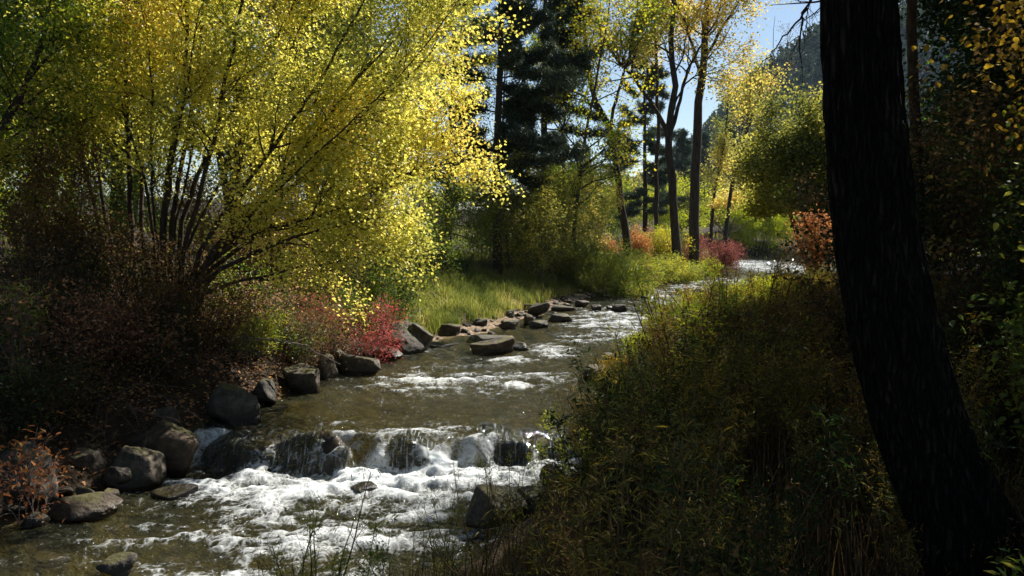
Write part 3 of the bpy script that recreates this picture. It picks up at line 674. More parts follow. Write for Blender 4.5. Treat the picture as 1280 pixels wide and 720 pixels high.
for (px, Y, h, lb, sd) in [(728, 85, 9.5, 'blue green conifer far off below the bright gap of sky', 65), (765, 92, 11, 'far conifer behind the leaning green trunk', 66),
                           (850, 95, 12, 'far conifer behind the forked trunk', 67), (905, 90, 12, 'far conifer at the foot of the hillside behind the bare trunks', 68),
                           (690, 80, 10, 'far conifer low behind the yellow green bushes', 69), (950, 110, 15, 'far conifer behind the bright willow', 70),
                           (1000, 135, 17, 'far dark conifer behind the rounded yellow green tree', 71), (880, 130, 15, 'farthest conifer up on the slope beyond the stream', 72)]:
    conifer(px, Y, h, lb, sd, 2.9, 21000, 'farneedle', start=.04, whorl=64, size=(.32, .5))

# ---------------- tall riverside cottonwoods
rng = np.random.default_rng(71)
def tall(pls, Y, r, label, nl, mat, seed, sp, name='cottonwood_tree', sig=.3, size=(.11, .17), bias=0., fil=None, clump=.55, bark=BARKD):
    paths = []
    for pl, rr, tip in pls:
        q = pixpath(pl, Y, Y + rng.uniform(-.8, .8) * (len(paths) > 0), 18, .03, rng); paths.append((q, np.linspace(rr, tip, 18)))
    b = paths[0][0][0].copy(); b[2] = gz(b[0], b[1]) - .15; paths[0][0][0] = b
    return make_tree(name, b, label, 'tree', paths, sp, nl, size, sig, LM[mat], seed, bark, bias=bias, clump=clump, cl_scale=.5, fil=fil, hang=.6)
tsp = spec(n=[13, 7], start=[.45, .2], ang=[.8, .8], len=[3.2, 1.2], rmax=[.06, .02], seg=[7, 4], up=[.03, -.03], sides=[5, 3])
tall([([(787, 330), (776, 250), (762, 165), (742, 118), (733, 60), (722, -20), (718, -110)], .21, .05), ([(763, 182), (767, 140), (788, 60), (800, -10)], .1, .03),
      ([(758, 155), (735, 125), (712, 108), (688, 60)], .08, .02)], 40, .2,
     'slim cottonwood with a bent dark trunk and drooping green leaves', 9500, 'greenyellow', 81, tsp, bias=.2)
tall([([(848, 335), (843, 270), (836, 165), (842, 110), (840, 50), (846, -60), (850, -160)], .24, .06), ([(837, 170), (815, 130), (790, 95), (768, 70), (745, 20)], .13, .04),
      ([(837, 172), (846, 140), (858, 95), (880, 50), (900, 20)], .11, .03), ([(841, 140), (848, 120), (865, 98), (895, 90), (920, 86)], .06, .015)], 41, .2,
     'forked cottonwood whose left limb slants out under gold leaves', 7000, 'cotton', 82, tsp, bias=.2)
tall([([(866, 335), (868, 260), (871, 180), (875, 110), (882, 40), (888, -60), (892, -180)], .29, .1), ([(877, 100), (862, 45), (838, -10)], .1, .03),
      ([(880, 75), (905, 30), (940, -20)], .1, .03)], 43, .28,
     'stoutest and straightest of the tall cottonwood trunks across the stream', 8500, 'cotton', 83, tsp, bias=.25)
tall([([(820, 330), (821, 240), (822, 150), (820, 60), (818, -60)], .15, .05)], 46, .15,
     'thin straight dark trunk left of the forked cottonwood', 5000, 'cotton', 84, tsp, bias=.15)
bsp = spec(n=[12, 5], start=[.35, .2], ang=[.45, .5], len=[2.2, .9], rmax=[.035, .012], seg=[6, 4], up=[.06, .03], sides=[4, 3], rmin=.008)
tall([([(905, 325), (912, 250), (925, 190), (945, 130), (958, 70)], .17, .03), ([(922, 200), (935, 150), (938, 100)], .07, .02)], 58, .15,
     'leaning half bare trunk in front of the hillside', 5000, 'cotton', 85, bsp, 'bare_tree', bias=.05)
tall([([(888, 320), (892, 250), (905, 180), (912, 110)], .14, .03)], 60, .13, 'short dark trunk close behind the stoutest cottonwood', 4000, 'cotton', 86, bsp, 'bare_tree')
for k, (px, py, lb) in enumerate([(938, 62, 'thin leafless tree standing against the sky left of the hill'), (968, 20, 'tallest of the leafless trees in front of the hill'),
                                  (985, 45, 'leafless tree rightmost against the hillside')]):
    tall([([(px - 28, 300), (px - 18, 210), (px - 6, 130), (px, py)], .15, .015)], 86 + k, .1, lb, 500, 'rust', 87 + k, bsp, 'bare_tree')

# ---------------- rounded tree right of the gap and the dark wood on the right bank
def blob_tree(name, px, Y, h, label, w, nl, mat, seed, size=(.07, .12), nstem=5, bias=0., group=None, cat='tree', x=None, clump=.55, bark=BARKD, low=.12, sig=.22, shape='quad', fil=None):
    sp = spec(n=[16, 6], start=[low, .2], ang=[.95, .8], len=[w * .42, w * .16], rmax=[.03, .012], seg=[6, 4], up=[.05, .0], sides=[4, 3])
    return sky_tree(name, px, Y, h, label, r=.07 + h * .005, nl=nl, size=size, mat=mat, seed=seed, sp=sp, nstem=nstem, spread=w / h * .35, bias=bias, group=group, cat=cat, x=x, clump=clump, bark=bark, sig=sig, shape=shape, fil=fil)
blob_tree('rounded_tree', 1022, 25, 5.5, 'rounded yellow green tree just left of the big dark trunk', 4.2, 52000, 'olive', 101, low=.33, bias=.1, fil=lambda p: p[:, 2] > 2.3 + 1.7 * fbm(p * [1.3, 1.3, .2], 3, 91))
blob_tree('rounded_tree', 905, 62, 5.0, 'smaller yellow leafed tree left of the rounded one, in front of the hill', 5.5, 20000, 'cotton', 102, nstem=2, low=.45, bias=.15, fil=lambda p: p[:, 2] > 3.8 + 2.2 * fbm(p * [.8, .8, .2], 3, 92), size=(.14, .22), sig=.4)
WOOD = [(10.5, 15.5, 11.5, 'dark leafy tree close behind the big trunk'), (9.0, 10.5, 9.0, 'rust tinged dark tree at the upper right'),
        (14.0, 20.5, 12.5, 'deep green tree in the middle of the dark right wood'), (13.5, 13.5, 12.0, 'shadowy tree at the right edge of the photo'),
        (18.5, 25.5, 13.0, 'dark tree showing between the big trunk and the right wood'), (17.5, 18.5, 13.0, 'tree deep in the dark right wood'),
        (8.2, 6.5, 7.5, 'ochre flecked tree at the far right edge'), (22.5, 30.5, 13.0, 'tree farthest back in the right wood'), (11.4, 17.8, 10.5, 'dark tree directly behind the big trunk, nearest the water')]
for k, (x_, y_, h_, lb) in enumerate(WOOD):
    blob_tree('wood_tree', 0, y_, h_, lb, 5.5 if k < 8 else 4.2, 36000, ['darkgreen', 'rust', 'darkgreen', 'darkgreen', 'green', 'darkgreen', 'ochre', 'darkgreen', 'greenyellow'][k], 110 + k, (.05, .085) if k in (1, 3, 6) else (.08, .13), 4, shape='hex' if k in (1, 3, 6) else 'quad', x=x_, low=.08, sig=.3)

sky_tree('wood_tree', 0, 12.8, 11, 'thin tree added beside the big trunk, its unseen crown shading the near bank', r=.1, nl=26000, mat='greenyellow', seed=125, x=6.6, fil=lambda p: p[:, 2] > 2.9 + .31 * p[:, 1],  # added for its shade; crown leaves kept above the view
         sp=spec(n=[22, 6], start=[.45, .2], ang=[1.1, .8], len=[2.3, .9], rmax=[.04, .015], seg=[6, 4], sides=[5, 3]), bark=BARKD, size=(.08, .12))
for k, (x_, y_) in enumerate([(-10.5, 2.5), (-8, -5), (1.5, -8), (9, -2), (-15, 8)]):  # unseen trees added to block sky light from the foreground
    blob_tree('wood_tree', 0, y_, 10.5, 'unseen tree added round the viewpoint to keep sky light off the foreground', 6.0, 24000, 'darkgreen', 140 + k, (.11, .16), 3, x=x_, low=.15, sig=.35, group='unseen trees added to darken the foreground')
# ---------------- the big dark trunk
rng = np.random.default_rng(131)
ctrl = [at(1275, 800, 5.0), at(1202, 660, 5.0), at(1144, 510, 5.0), at(1104, 350, 5.0), at(1084, 180, 5.0), at(1074, 0, 5.0), at(1062, -200, 5.05), at(1058, -500, 5.2), at(1050, -900, 5.5)]
pts = poly(ctrl, 260); nside = 150
zz = pts[:, 2]; rad = np.interp(zz, [0, .35, 1.0, 2.2, 4, 8], [.40, .31, .245, .215, .178, .12])
t = np.gradient(pts, axis=0); t /= np.linalg.norm(t, axis=1)[:, None]
a = np.cross(t, [0, 1, 0.]); a /= np.linalg.norm(a, axis=1)[:, None]; b_ = np.cross(t, a)
th = np.arange(nside) * 2 * np.pi / nside
cyl = np.stack([np.cos(th)[None, :] * np.ones((260, 1)) * 3.2, np.sin(th)[None, :] * np.ones((260, 1)) * 3.2, zz[:, None] * np.ones((1, nside)) * 1.15], -1).reshape(-1, 3)
wv_ = fbm(cyl * [1, 1, .6] + 3, 3, 7)
rid = 1 - np.abs(fbm(cyl * [1.7, 1.7, .42] + wv_[:, None] * 1.2, 4, 17) * 2 - 1) * 2.2
fine = fbm(cyl * [6, 6, 3.0], 3, 27) - .5
disp = (.044 * np.clip(rid, -1, 1) + .03 * fine + .03 * (fbm(cyl * .5, 2, 5) - .5)).reshape(260, nside)
rr = rad[:, None] * (1 + .05 * np.sin(th * 3 + zz[:, None] * .5)) + disp
v = pts[:, None, :] + rr[:, :, None] * (np.cos(th)[None, :, None] * a[:, None, :] + np.sin(th)[None, :, None] * b_[:, None, :])
B2 = np.array([ctrl[0][0], 5.0, gz(ctrl[0][0], 5.0)])
root = empty('cottonwood_tree', B2, 'massive furrowed dark trunk leaning in the right foreground', 'tree')
mb = MB(); i = np.arange(259)[:, None] * nside; j = np.arange(nside)[None, :]; j2 = (j + 1) % nside
qd = np.stack([i + j, i + j2, i + nside + j2, i + nside + j], -1).reshape(-1, 4); mb.add(v.reshape(-1, 3) - B2, qd.ravel(), np.full(len(qd), 4))
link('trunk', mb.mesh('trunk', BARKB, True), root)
mb = MB(); sites = []
for k in range(16):
    z0 = rng.uniform(5.5, 8.5); p0 = np.array([np.interp(z0, zz, pts[:, c]) for c in range(3)]) - B2
    an = rng.uniform(0, 6.28); q = wander(rng, p0, unit(np.array([math.cos(an), math.sin(an), .6])), rng.uniform(3, 5), 9, .12, .03)
    rr_ = np.linspace(.07, .015, 10); mb.tube(q, rr_, 6); spawn(rng, mb, q, rr_, 0, spec(n=[9, 5], len=[1.5, .6]), sites)
link('branch', mb.mesh('branch', BARKB, True), root)
mb = MB(); leaves(rng, mb, sites, 60000, (.07, .11), .4, .8, 'quad', fil=lambda p: (p[:, 2] + B2[2]) > 3.2 + .31 * np.abs(p[:, 1] + B2[1])); link('crown', mb.mesh('crown', LM['cotton']), root)  # unseen crown, thickened to block sky light over the near bank
# bare twigs hanging beside it
mb = MB()
for pl, r0 in [([(1040, -60), (1018, -10), (1004, 20), (1000, 55), (1004, 105)], .012), ([(1010, 10), (990, 35), (968, 62), (945, 90)], .008), ([(1004, 22), (998, 50), (985, 72)], .005),
               ([(1045, -30), (1030, 8), (1034, 30)], .005), ([(1012, 0), (1008, 30), (1012, 48)], .004), ([(1035, 12), (1020, 16), (1012, 22)], .003)]:
    q = pixpath(pl, 5.2, 5.3, 14, .006, rng) - B2; mb.tube(q, np.linspace(r0, .002, 14), 5)
    spawn(rng, mb, q, np.linspace(r0, .002, 14), 0, spec(n=[7], start=[.1], ang=[.7], len=[.16], rmax=[.003], rmin=.0012, seg=[4], wob=.2, up=[-.08], sides=[3]), [])
link('twig', mb.mesh('twig', BARKD, True), root)

# ---------------- shrubs
def shrub(name, x, y, h, w, nl, label, mat, seed, size=(.04, .07), asp=.5, nst=14, group=None, bark=BARKG, bias=0., sig=.1, shape='quad', cat='shrub', clump=.5, up=.04, r=.012, z=None, wob=.13, stems='stems', hang=.2, sub=(7, 3)):
    rng = np.random.default_rng(seed); b = np.array([x, y, (gz(x, y) if z is None else z) - .05])
    root = empty(name, b, label, cat, group); mb = MB(); S = []
    sp = spec(n=list(sub), start=[.25, .2], ang=[.7, .8], len=[h * .3, h * .13], rmax=[r * .5, .005], rmin=.0025, seg=[5, 3], wob=wob, up=[up, .0], sides=[3, 3])
    for k in range(nst):
        a = rng.uniform(0, 6.283); o = w * .5 * math.sqrt(rng.uniform(0, 1)); l = h * rng.uniform(.75, 1.1)
        d = unit(np.array([math.cos(a) * o, math.sin(a) * o, h])); q = wander(rng, np.array([math.cos(a), math.sin(a), 0]) * o * .35, d, l, 9, wob * .6, up * .5)
        rr_ = np.linspace(r, .003, 10); mb.tube(q, rr_, 4); spawn(rng, mb, q, rr_, 0, sp, S); S.append(q[2:])
    link(stems, mb.mesh(stems, bark, True), root)
    mb = MB(); leaves(rng, mb, S, nl, size, sig, asp, shape, .4, hang, clump, 2.0, seed, None, bias); link('foliage', mb.mesh('foliage', LM[mat]), root)
    return root
def pshrub(name, px, Y, h, wpx, nl, label, mat, seed, **k):
    return shrub(name, (px - 640) / F * Y, Y, h, wpx / F * Y, nl, label, mat, seed, **k)

# left bank, front
pshrub('red_shrub', 436, 15.4, 1.25, 150, 3300, 'crimson leafed shrub above the dark rocks under the yellow tree', 'red', 201, size=(.04, .07), bias=-.05, sig=.13, nst=12, wob=.28, clump=.7, up=-.02, sub=(5, 3))
pshrub('red_shrub', 468, 15.9, .8, 60, 1500, 'small crimson sprig drooping over the largest brown boulder', 'red', 214, size=(.04, .07), bias=-.1, nst=7, wob=.3, up=-.06, sub=(5, 3))
pshrub('red_shrub', 405, 14.9, .9, 70, 2600, 'mixed red and green shrub left of the crimson one', 'rust', 202, size=(.035, .06), bias=.1, wob=.24)
pshrub('vine_shrub', 312, 13.0, .75, 60, 3000, 'yellow green shrub trailing over the bank above the rounded grey boulder', 'greenyellow', 203, size=(.035, .06), bias=.25, asp=.5)
pshrub('red_shrub', 318, 13.3, 1.0, 75, 1500, 'loose pink leafed shrub above the trailing yellow green one', 'pink', 204, size=(.04, .07))
pshrub('brown_shrub', 372, 13.9, .8, 60, 2600, 'rusty brown shrub hanging over the water edge', 'rust', 205, size=(.03, .05))
pshrub('rust_shrub', 40, 12.0, 2.6, 170, 9000, 'tall rust leafed shrub at the left edge below the leaning tree', 'rust', 206, size=(.045, .075), bias=.05, bark=BARKD)
pshrub('rust_shrub', 120, 12.2, 1.5, 130, 3600, 'shaded shrub with brown and olive leaves left of the stem fan', 'rust', 207, size=(.045, .085), shape='hex', bark=BARKD)
pshrub('rust_shrub', 70, 15.5, 3.2, 220, 11000, 'olive thicket behind the leaning tree', 'greenyellow', 208, size=(.05, .08), bark=BARKD)
pshrub('rust_shrub', 180, 10.9, .9, 130, 900, 'sparse dark shrub of drooping brown pink leaves over the dark bank', 'pink', 209, size=(.05, .085), shape='hex', asp=.55, bias=-.15, bark=BARKD)
pshrub('rust_shrub', 60, 10.0, 1.0, 150, 1000, 'sparse brown shrub on the black bank above the grey edge boulder', 'pink', 210, size=(.05, .08), shape='hex', asp=.5, bias=-.2, bark=BARKD)
pshrub('green_sprig', 15, 9.8, 1.05, 60, 500, 'tuft of grassy green leaves at the left edge', 'green', 211, size=(.10, .17), asp=.12, nst=10, bias=.25)
pshrub('sumac_sprig', 20, 7.9, 1.0, 80, 260, 'sprig of orange and green leaves at the lower left edge of the photo', 'orange', 212, size=(.06, .10), asp=.36, bias=-.25, shape='hex', nst=7, r=.008)
for k, (px, Y, h, w, lb, mt) in enumerate([(480, 18.5, 2.4, 110, 'dark green shrub under the right arm of the yellow tree', 'green'), (520, 24.5, 3.2, 120, 'yellow green shrub behind the crimson one', 'willow'),
        (390, 18, 2.8, 140, 'red brown thicket behind the crimson shrub', 'rust'), (300, 17.5, 2.6, 140, 'dim brown thicket behind the stem fan', 'rust'), (220, 18.5, 3.0, 160, 'green thicket behind the stem fan', 'greenyellow'),
        (340, 15.6, 1.6, 110, 'brown green shrub at the right foot of the stem fan', 'rust'), (565, 28.5, 3.2, 120, 'olive shrub between the yellow tree and the grassy bank', 'greenyellow'),
        (20, 21, 5.0, 260, 'tall brown green thicket far behind the leaning tree', 'greenyellow'), (130, 23, 5.6, 240, 'tall olive thicket behind the left stems of the fan', 'greenyellow'), (250, 25, 6.0, 240, 'tall green thicket deep behind the middle of the fan', 'green'),
        (370, 26, 5.6, 240, 'tall green thicket deep behind the right stems of the fan', 'green'), (480, 28, 4.6, 200, 'tall yellow green thicket deep behind the right arm of the yellow tree', 'greenyellow'), (-60, 18, 4.0, 260, 'dark thicket at the very edge behind the leaning tree', 'rust'), (-40, 28, 5.5, 240, 'pale green thicket farthest back at the left edge', 'green')]):
    pshrub('thicket_shrub', px, Y, h, w, 6500 if h < 3.5 else 14000, lb, mt, 220 + k, size=(.055, .09), bias=-.05, bark=BARKD)
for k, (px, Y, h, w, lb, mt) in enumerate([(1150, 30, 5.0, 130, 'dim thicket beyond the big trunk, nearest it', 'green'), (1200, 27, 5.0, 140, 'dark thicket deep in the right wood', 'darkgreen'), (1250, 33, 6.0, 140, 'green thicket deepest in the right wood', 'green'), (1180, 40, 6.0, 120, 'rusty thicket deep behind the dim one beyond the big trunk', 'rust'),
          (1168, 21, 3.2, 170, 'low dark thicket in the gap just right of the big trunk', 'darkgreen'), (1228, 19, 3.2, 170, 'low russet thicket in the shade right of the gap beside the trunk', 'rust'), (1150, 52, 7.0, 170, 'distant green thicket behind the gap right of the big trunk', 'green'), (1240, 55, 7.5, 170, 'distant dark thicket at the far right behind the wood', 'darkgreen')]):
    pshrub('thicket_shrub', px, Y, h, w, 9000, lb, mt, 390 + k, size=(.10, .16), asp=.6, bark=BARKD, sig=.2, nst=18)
TG = [(20, 9.0, .9, 'low dark tangle above the grey edge boulder', 'darkgreen'), (85, 9.6, .9, 'tangle of dark rusty leaves between the edge boulder and the slanting one', 'rust'), (130, 10.4, 1.0, 'pink leafed bramble drooping towards the pointed dark boulder', 'pink'),
      (175, 11.0, 1.0, 'dark green bramble above the slanting brown boulder', 'darkgreen'), (205, 11.8, 1.0, 'brown bramble above the round pale grey rock', 'rust'), (235, 12.2, 1.1, 'dark bramble over the tan lodged stone', 'rust'),
      (265, 12.6, 1.0, 'ragged brown bramble over the rounded grey boulder', 'rust'), (340, 13.6, .8, 'dull green bramble hanging above the dark stone', 'greenyellow'), (395, 14.4, .9, 'tawny bramble under the mixed red and green shrub', 'rust'),
      (100, 11.2, 1.4, 'shadowed bramble higher on the black bank', 'darkgreen'), (30, 10.8, 1.5, 'bramble with dim brown leaves behind the low dark tangle', 'rust'), (220, 13.0, 1.2, 'dark bramble round the foot of the stem fan', 'rust'),
      (290, 14.0, 1.2, 'olive bramble right of the foot of the stem fan', 'greenyellow'), (360, 15.0, 1.3, 'brown thicket bramble between stem fan and red shrubs', 'rust'), (470, 17.2, 1.4, 'olive bramble right behind the crimson shrub', 'greenyellow'), (150, 12.6, 1.5, 'dim rusty bramble left of the foot of the stem fan', 'rust')]
for k, (px, Y, h, lb, mt) in enumerate(TG):  # mostly dark leaves, putting the bank's shade into their colour
    pshrub('bramble', px, Y, h, 90, 2300, lb, mt, 330 + k, size=(.03, .06), asp=.55, bark=BARKD, wob=.3, up=-.09, nst=20, sig=.1, r=.006, bias=-.12, clump=.4, hang=.7)
# left bank, beyond the grass
SH = [(600, 31, 4.0, 130, 'dark olive shrub below the dark pines', 'olive', 0), (640, 33, 4.4, 130, 'shadowy bush at the foot of the dark pines', 'greenyellow', .1), (668, 30, 3.0, 110, 'olive gold bush in front of the dark pines, behind the grass', 'olive', .1), (694, 33, 4.2, 110, 'tall yellow green bush right of the dark pines', 'willow', .15),
      (720, 36, 4.4, 100, 'pale yellow young tree below the gap of sky', 'cotton', .05), (655, 33, 1.8, 80, 'leafy green bush behind the long grass', 'willow', -.1), (716, 33, 1.6, 60, 'golden green bush between the grass and the big willow', 'willow', .2),
      (755, 32.5, 2.1, 110, 'big round green willow at the bend of the stream', 'willow', -.15), (790, 35, 1.6, 80, 'low green willow right of the big round one', 'willow', .0), (770, 31.5, 1.1, 110, 'low grassy green bush right at the water line', 'willow', -.05),
      (785, 42, 1.8, 50, 'orange leafed bush at the foot of the bent trunk', 'orange', 0), (832, 43, 2.6, 60, 'olive gold bush between the cottonwood trunks', 'greenyellow', .3), (865, 44, 2.2, 70, 'dark red bush at the foot of the stoutest cottonwood', 'darkred', .1),
      (895, 47, 2.1, 60, 'wine red bush nearest the far water', 'darkred', .15), (840, 40, 1.3, 70, 'pale green bush under the forked cottonwood', 'willow', .1), (875, 43.5, 1.3, 70, 'yellowish green bush near the stream tip', 'brightwillow', -.1),
      (815, 38, 1.3, 60, 'small bright willow bush between two green ones', 'willow', .15), (855, 42, 1.0, 60, 'low grey green bush at the tip of the left bank', 'willow', -.05)]
for k, (px, Y, h, w, lb, mt, bi) in enumerate(SH):
    pshrub('willow_shrub' if 'willow' in mt else 'bush', px, Y, h, w, int(3200 + h * 1600), lb, mt, 240 + k, size=(.08, .14), asp=.4, bias=bi, sig=.14, nst=18)
for k, (px, Y, h, w, lb, mt) in enumerate([(938, 76.5, 4.3, 80, 'bright yellow green willow across the far water', 'brightwillow'), (985, 79, 4.4, 70, 'darker right side willow beyond the far water', 'willow'),  # right side willow: cast shade put into a darker leaf colour
        (962, 80, 4.8, 70, 'bright willow standing behind the two at the far water', 'brightwillow'), (905, 80, 6, 70, 'yellow bush deep behind the cottonwood trunks', 'cotton'),
        (760, 62, 5, 90, 'green bush deep behind the bent trunk', 'greenyellow'), (840, 66, 5.5, 90, 'yellow bush seen between the forked and stout trunks', 'brightwillow'), (700, 55, 5.5, 110, 'yellow green thicket behind the pale young tree', 'greenyellow'),
        (800, 72, 6, 90, 'golden bush far behind the thin straight trunk', 'cotton')]):
    pshrub('willow_shrub' if 'willow' in lb else 'bush', px, Y, h, w, 17000 if 'far water' in lb else 7500, lb, mt, 270 + k, size=(.14, .24), asp=.4, sig=.28, nst=20, r=.02)
# right bank
pshrub('orange_shrub', 1034, 19, 2.0, 60, 2600, 'glowing orange shrub half behind the big dark trunk', 'orange', 290, size=(.055, .09), asp=.6, bias=.05)
pshrub('orange_shrub', 1048, 21, 3.0, 40, 1700, 'red orange shrub rising above the glowing orange one', 'pink', 291, size=(.06, .09), bias=-.2)
pshrub('ochre_shrub', 880, 22, .95, 70, 1500, 'small golden orange shrub on the crest of the right bank', 'orange', 292, size=(.05, .08), bias=.35)
pshrub('ochre_shrub', 985, 20, 1.0, 110, 2600, 'ochre shrub between the golden one and the orange shrub', 'ochre', 293, size=(.05, .08), bias=.2)
RW = [(5.6, 8.2, 3.0, 2.2, 'dark leafed shrub just right of the big trunk', 'darkgreen', .05), (6.6, 10.2, 3.6, 2.6, 'rust flecked shrub behind the big trunk', 'rust', -.1), (5.2, 6.0, 2.3, 1.6, 'large leafed green shrub at the right edge', 'willow', .25),  # large leafed shrub: leaf colour brightened to paint in sun patches
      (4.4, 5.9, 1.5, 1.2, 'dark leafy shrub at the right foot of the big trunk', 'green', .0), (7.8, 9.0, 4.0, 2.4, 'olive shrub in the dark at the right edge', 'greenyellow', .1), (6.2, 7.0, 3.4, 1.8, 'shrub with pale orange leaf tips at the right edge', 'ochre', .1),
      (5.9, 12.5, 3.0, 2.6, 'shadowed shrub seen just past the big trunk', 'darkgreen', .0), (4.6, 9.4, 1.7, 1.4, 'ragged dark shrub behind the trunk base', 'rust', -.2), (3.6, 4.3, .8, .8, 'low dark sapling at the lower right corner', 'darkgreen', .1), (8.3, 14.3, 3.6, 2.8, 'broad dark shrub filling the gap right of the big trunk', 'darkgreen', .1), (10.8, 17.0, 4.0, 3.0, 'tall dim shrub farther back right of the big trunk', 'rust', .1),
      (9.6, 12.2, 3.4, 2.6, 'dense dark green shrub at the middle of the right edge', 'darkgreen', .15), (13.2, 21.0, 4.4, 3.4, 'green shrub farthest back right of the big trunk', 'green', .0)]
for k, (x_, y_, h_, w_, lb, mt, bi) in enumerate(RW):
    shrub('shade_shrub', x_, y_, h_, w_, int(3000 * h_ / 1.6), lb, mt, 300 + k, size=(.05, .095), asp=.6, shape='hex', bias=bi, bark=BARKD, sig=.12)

# ---------------- grass (one mass nobody could count)
def grass(name, P_, h, w, mat, seed, lean=.35):
    rng = np.random.default_rng(seed); n = len(P_); a = rng.uniform(0, 6.283, n); hh = rng.uniform(h[0], h[1], n) * (.45 + 1.1 * fbm(P_ * 2.2, 2, seed + 1))
    d = np.stack([np.cos(a), np.sin(a), 0 * a], -1); s = np.stack([-np.sin(a), np.cos(a), 0 * a], -1)
    l = rng.uniform(.1, 1, n) * lean; ww = rng.uniform(w[0], w[1], n)
    up = np.array([0, 0, 1.])
    v = np.empty((n, 7, 3))
    for k, (t_, wd) in enumerate([(0, 1), (.4, .85), (.75, .55)]):
        c = P_ + up * (hh * t_ * (1 - .25 * l * t_))[:, None] + d * (hh * l * t_ ** 2)[:, None]
        v[:, 2 * k] = c - s * (ww * wd * .5)[:, None]; v[:, 2 * k + 1] = c + s * (ww * wd * .5)[:, None]
    v[:, 6] = P_ + up * (hh * (1 - .35 * l))[:, None] + d * (hh * l * 1.05)[:, None]
    f = np.array([0, 1, 3, 2, 2, 3, 5, 4, 4, 5, 6]); lo = (np.arange(n)[:, None] * 7 + f[None, :]).ravel()
    r = np.clip(.45 + (fbm(P_ * .9, 3, seed) - .5) * 1.8 + rng.normal(0, .2, n), 0, 1)
    mb = MB(); mb.add(v.reshape(-1, 3), lo, np.tile([4, 4, 3], n), np.repeat(r, 3))
    return tag(link(name, mb.mesh(name, LM[mat])), kind='stuff')
def scatter(rng, n, ylo, yhi, dlo, dhi, side, tuft=0.12, per=14, power=1.0):
    k = n // per; y = ylo + (yhi - ylo) * rng.uniform(0, 1, k) ** power; d = rng.uniform(dlo, dhi, k)
    x = xl(y) - d if side < 0 else xr(y) + d
    x = np.repeat(x, per) + rng.normal(0, tuft, k * per); y = np.repeat(y, per) + rng.normal(0, tuft, k * per)
    return np.stack([x, y, ground(x, y) - .02], -1)
rng = np.random.default_rng(401)
P1 = scatter(rng, 130000, 18.3, 44, .95, 8.0, -1, .09, 30)
tag(grass('long_grass', P1, (.14, .55), (.009, .018), 'grass', 402, 1.15), 'long sunlit green grass on the bank across the stream', 'grass')
P1 = scatter(rng, 16000, 40, 90, -40, 0, -1, .4); P1[:, 0] = rng.uniform(-30, 60, len(P1)); P1[:, 2] = ground(P1[:, 0], P1[:, 1])
ok = (P1[:, 0] < xl(P1[:, 1]) - .6) | (P1[:, 0] > xr(P1[:, 1]) + .6); P1 = P1[ok]
tag(grass('meadow_grass', P1, (.3, .6), (.05, .09), 'grass', 403), 'coarse grass on the far ground beyond the trees', 'grass')
P1 = scatter(rng, 3500, 8, 17, .5, 5, -1, .15)
tag(grass('dry_grass', P1, (.2, .55), (.006, .012), 'drygrass', 404, .8), 'thin dry grass on the dark left bank', 'grass')
# right bank: tall dry stems and undergrowth; never taller than the bank's outline in the photograph
SIL = np.array([(-200, 900), (300, 760), (480, 735), (560, 712), (620, 692), (680, 655), (706, 605), (728, 550), (752, 500), (780, 450), (815, 410), (850, 380), (880, 362), (930, 352), (1000, 345), (1060, 335), (1400, 330)], float)
def zlim(x, y):
    px = 640 + F * x / (y * CP); py = np.interp(px, SIL[:, 0], SIL[:, 1])
    u = (px - 640) / F; v_ = (360 - py) / F
    dy, dz = CP + v_ * SP, v_ * CP - SP
    return CAM[2] + dz * y / dy
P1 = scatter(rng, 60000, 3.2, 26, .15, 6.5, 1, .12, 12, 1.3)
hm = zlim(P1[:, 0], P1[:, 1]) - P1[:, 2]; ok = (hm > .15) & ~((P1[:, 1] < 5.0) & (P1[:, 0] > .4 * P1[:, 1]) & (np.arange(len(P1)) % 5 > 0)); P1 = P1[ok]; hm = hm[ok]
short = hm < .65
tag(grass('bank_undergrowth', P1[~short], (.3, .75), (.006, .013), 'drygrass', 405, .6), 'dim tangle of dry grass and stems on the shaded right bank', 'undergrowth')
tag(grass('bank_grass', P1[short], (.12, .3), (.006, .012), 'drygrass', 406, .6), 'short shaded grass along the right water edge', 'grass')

# ---------------- herbs and willow shoots of the right bank, each a plant of its own
def herb_proto(seed, h, nl, mat, size, asp, nst, spread):
    rng = np.random.default_rng(seed); mbs = MB(); mbl = MB()
    for k in range(nst):
        a = rng.uniform(0, 6.283); d = unit(np.array([math.cos(a) * spread, math.sin(a) * spread, 1])); l = h * rng.uniform(.7, 1.05)
        q = wander(rng, np.array([math.cos(a), math.sin(a), 0]) * .05, d, l, 12, .06, .02); mbs.tube(q, np.linspace(.006, .002, 13), 4)
        S = [q[4:]]
        spawn(rng, mbs, q, np.linspace(.006, .002, 13), 0, spec(n=[7], start=[.35], ang=[.6], len=[h * .2], rmax=[.003], rmin=.0015, seg=[4], up=[.06], sides=[3]), S)
        leaves(rng, mbl, S, nl // nst, size, .025, asp, 'quad', .3, -.2, .35, 3, seed + k)
    return mbs.mesh('stems', STEM, True), mbl.mesh('foliage', LM[mat])
HM = ['herb', 'darkgreen', 'ochre', 'herb', 'rust', 'herb', 'willow', 'greenyellow', 'willow', 'ochre', 'brightwillow', 'greenyellow']   # leaf colour stands in for light: first six darker for shade, rest brighter
PRO = [herb_proto(500 + k, 1.0, [950, 700, 800, 1100, 450, 250][k % 6], HM[k], [(.026, .05), (.03, .06), (.022, .045), (.035, .06), (.03, .05), (.03, .055)][k % 6], [.13, .3, .16, .11, .4, .12][k % 6], [7, 5, 9, 7, 6, 10][k % 6], .2 + .05 * (k % 6)) for k in range(12)]
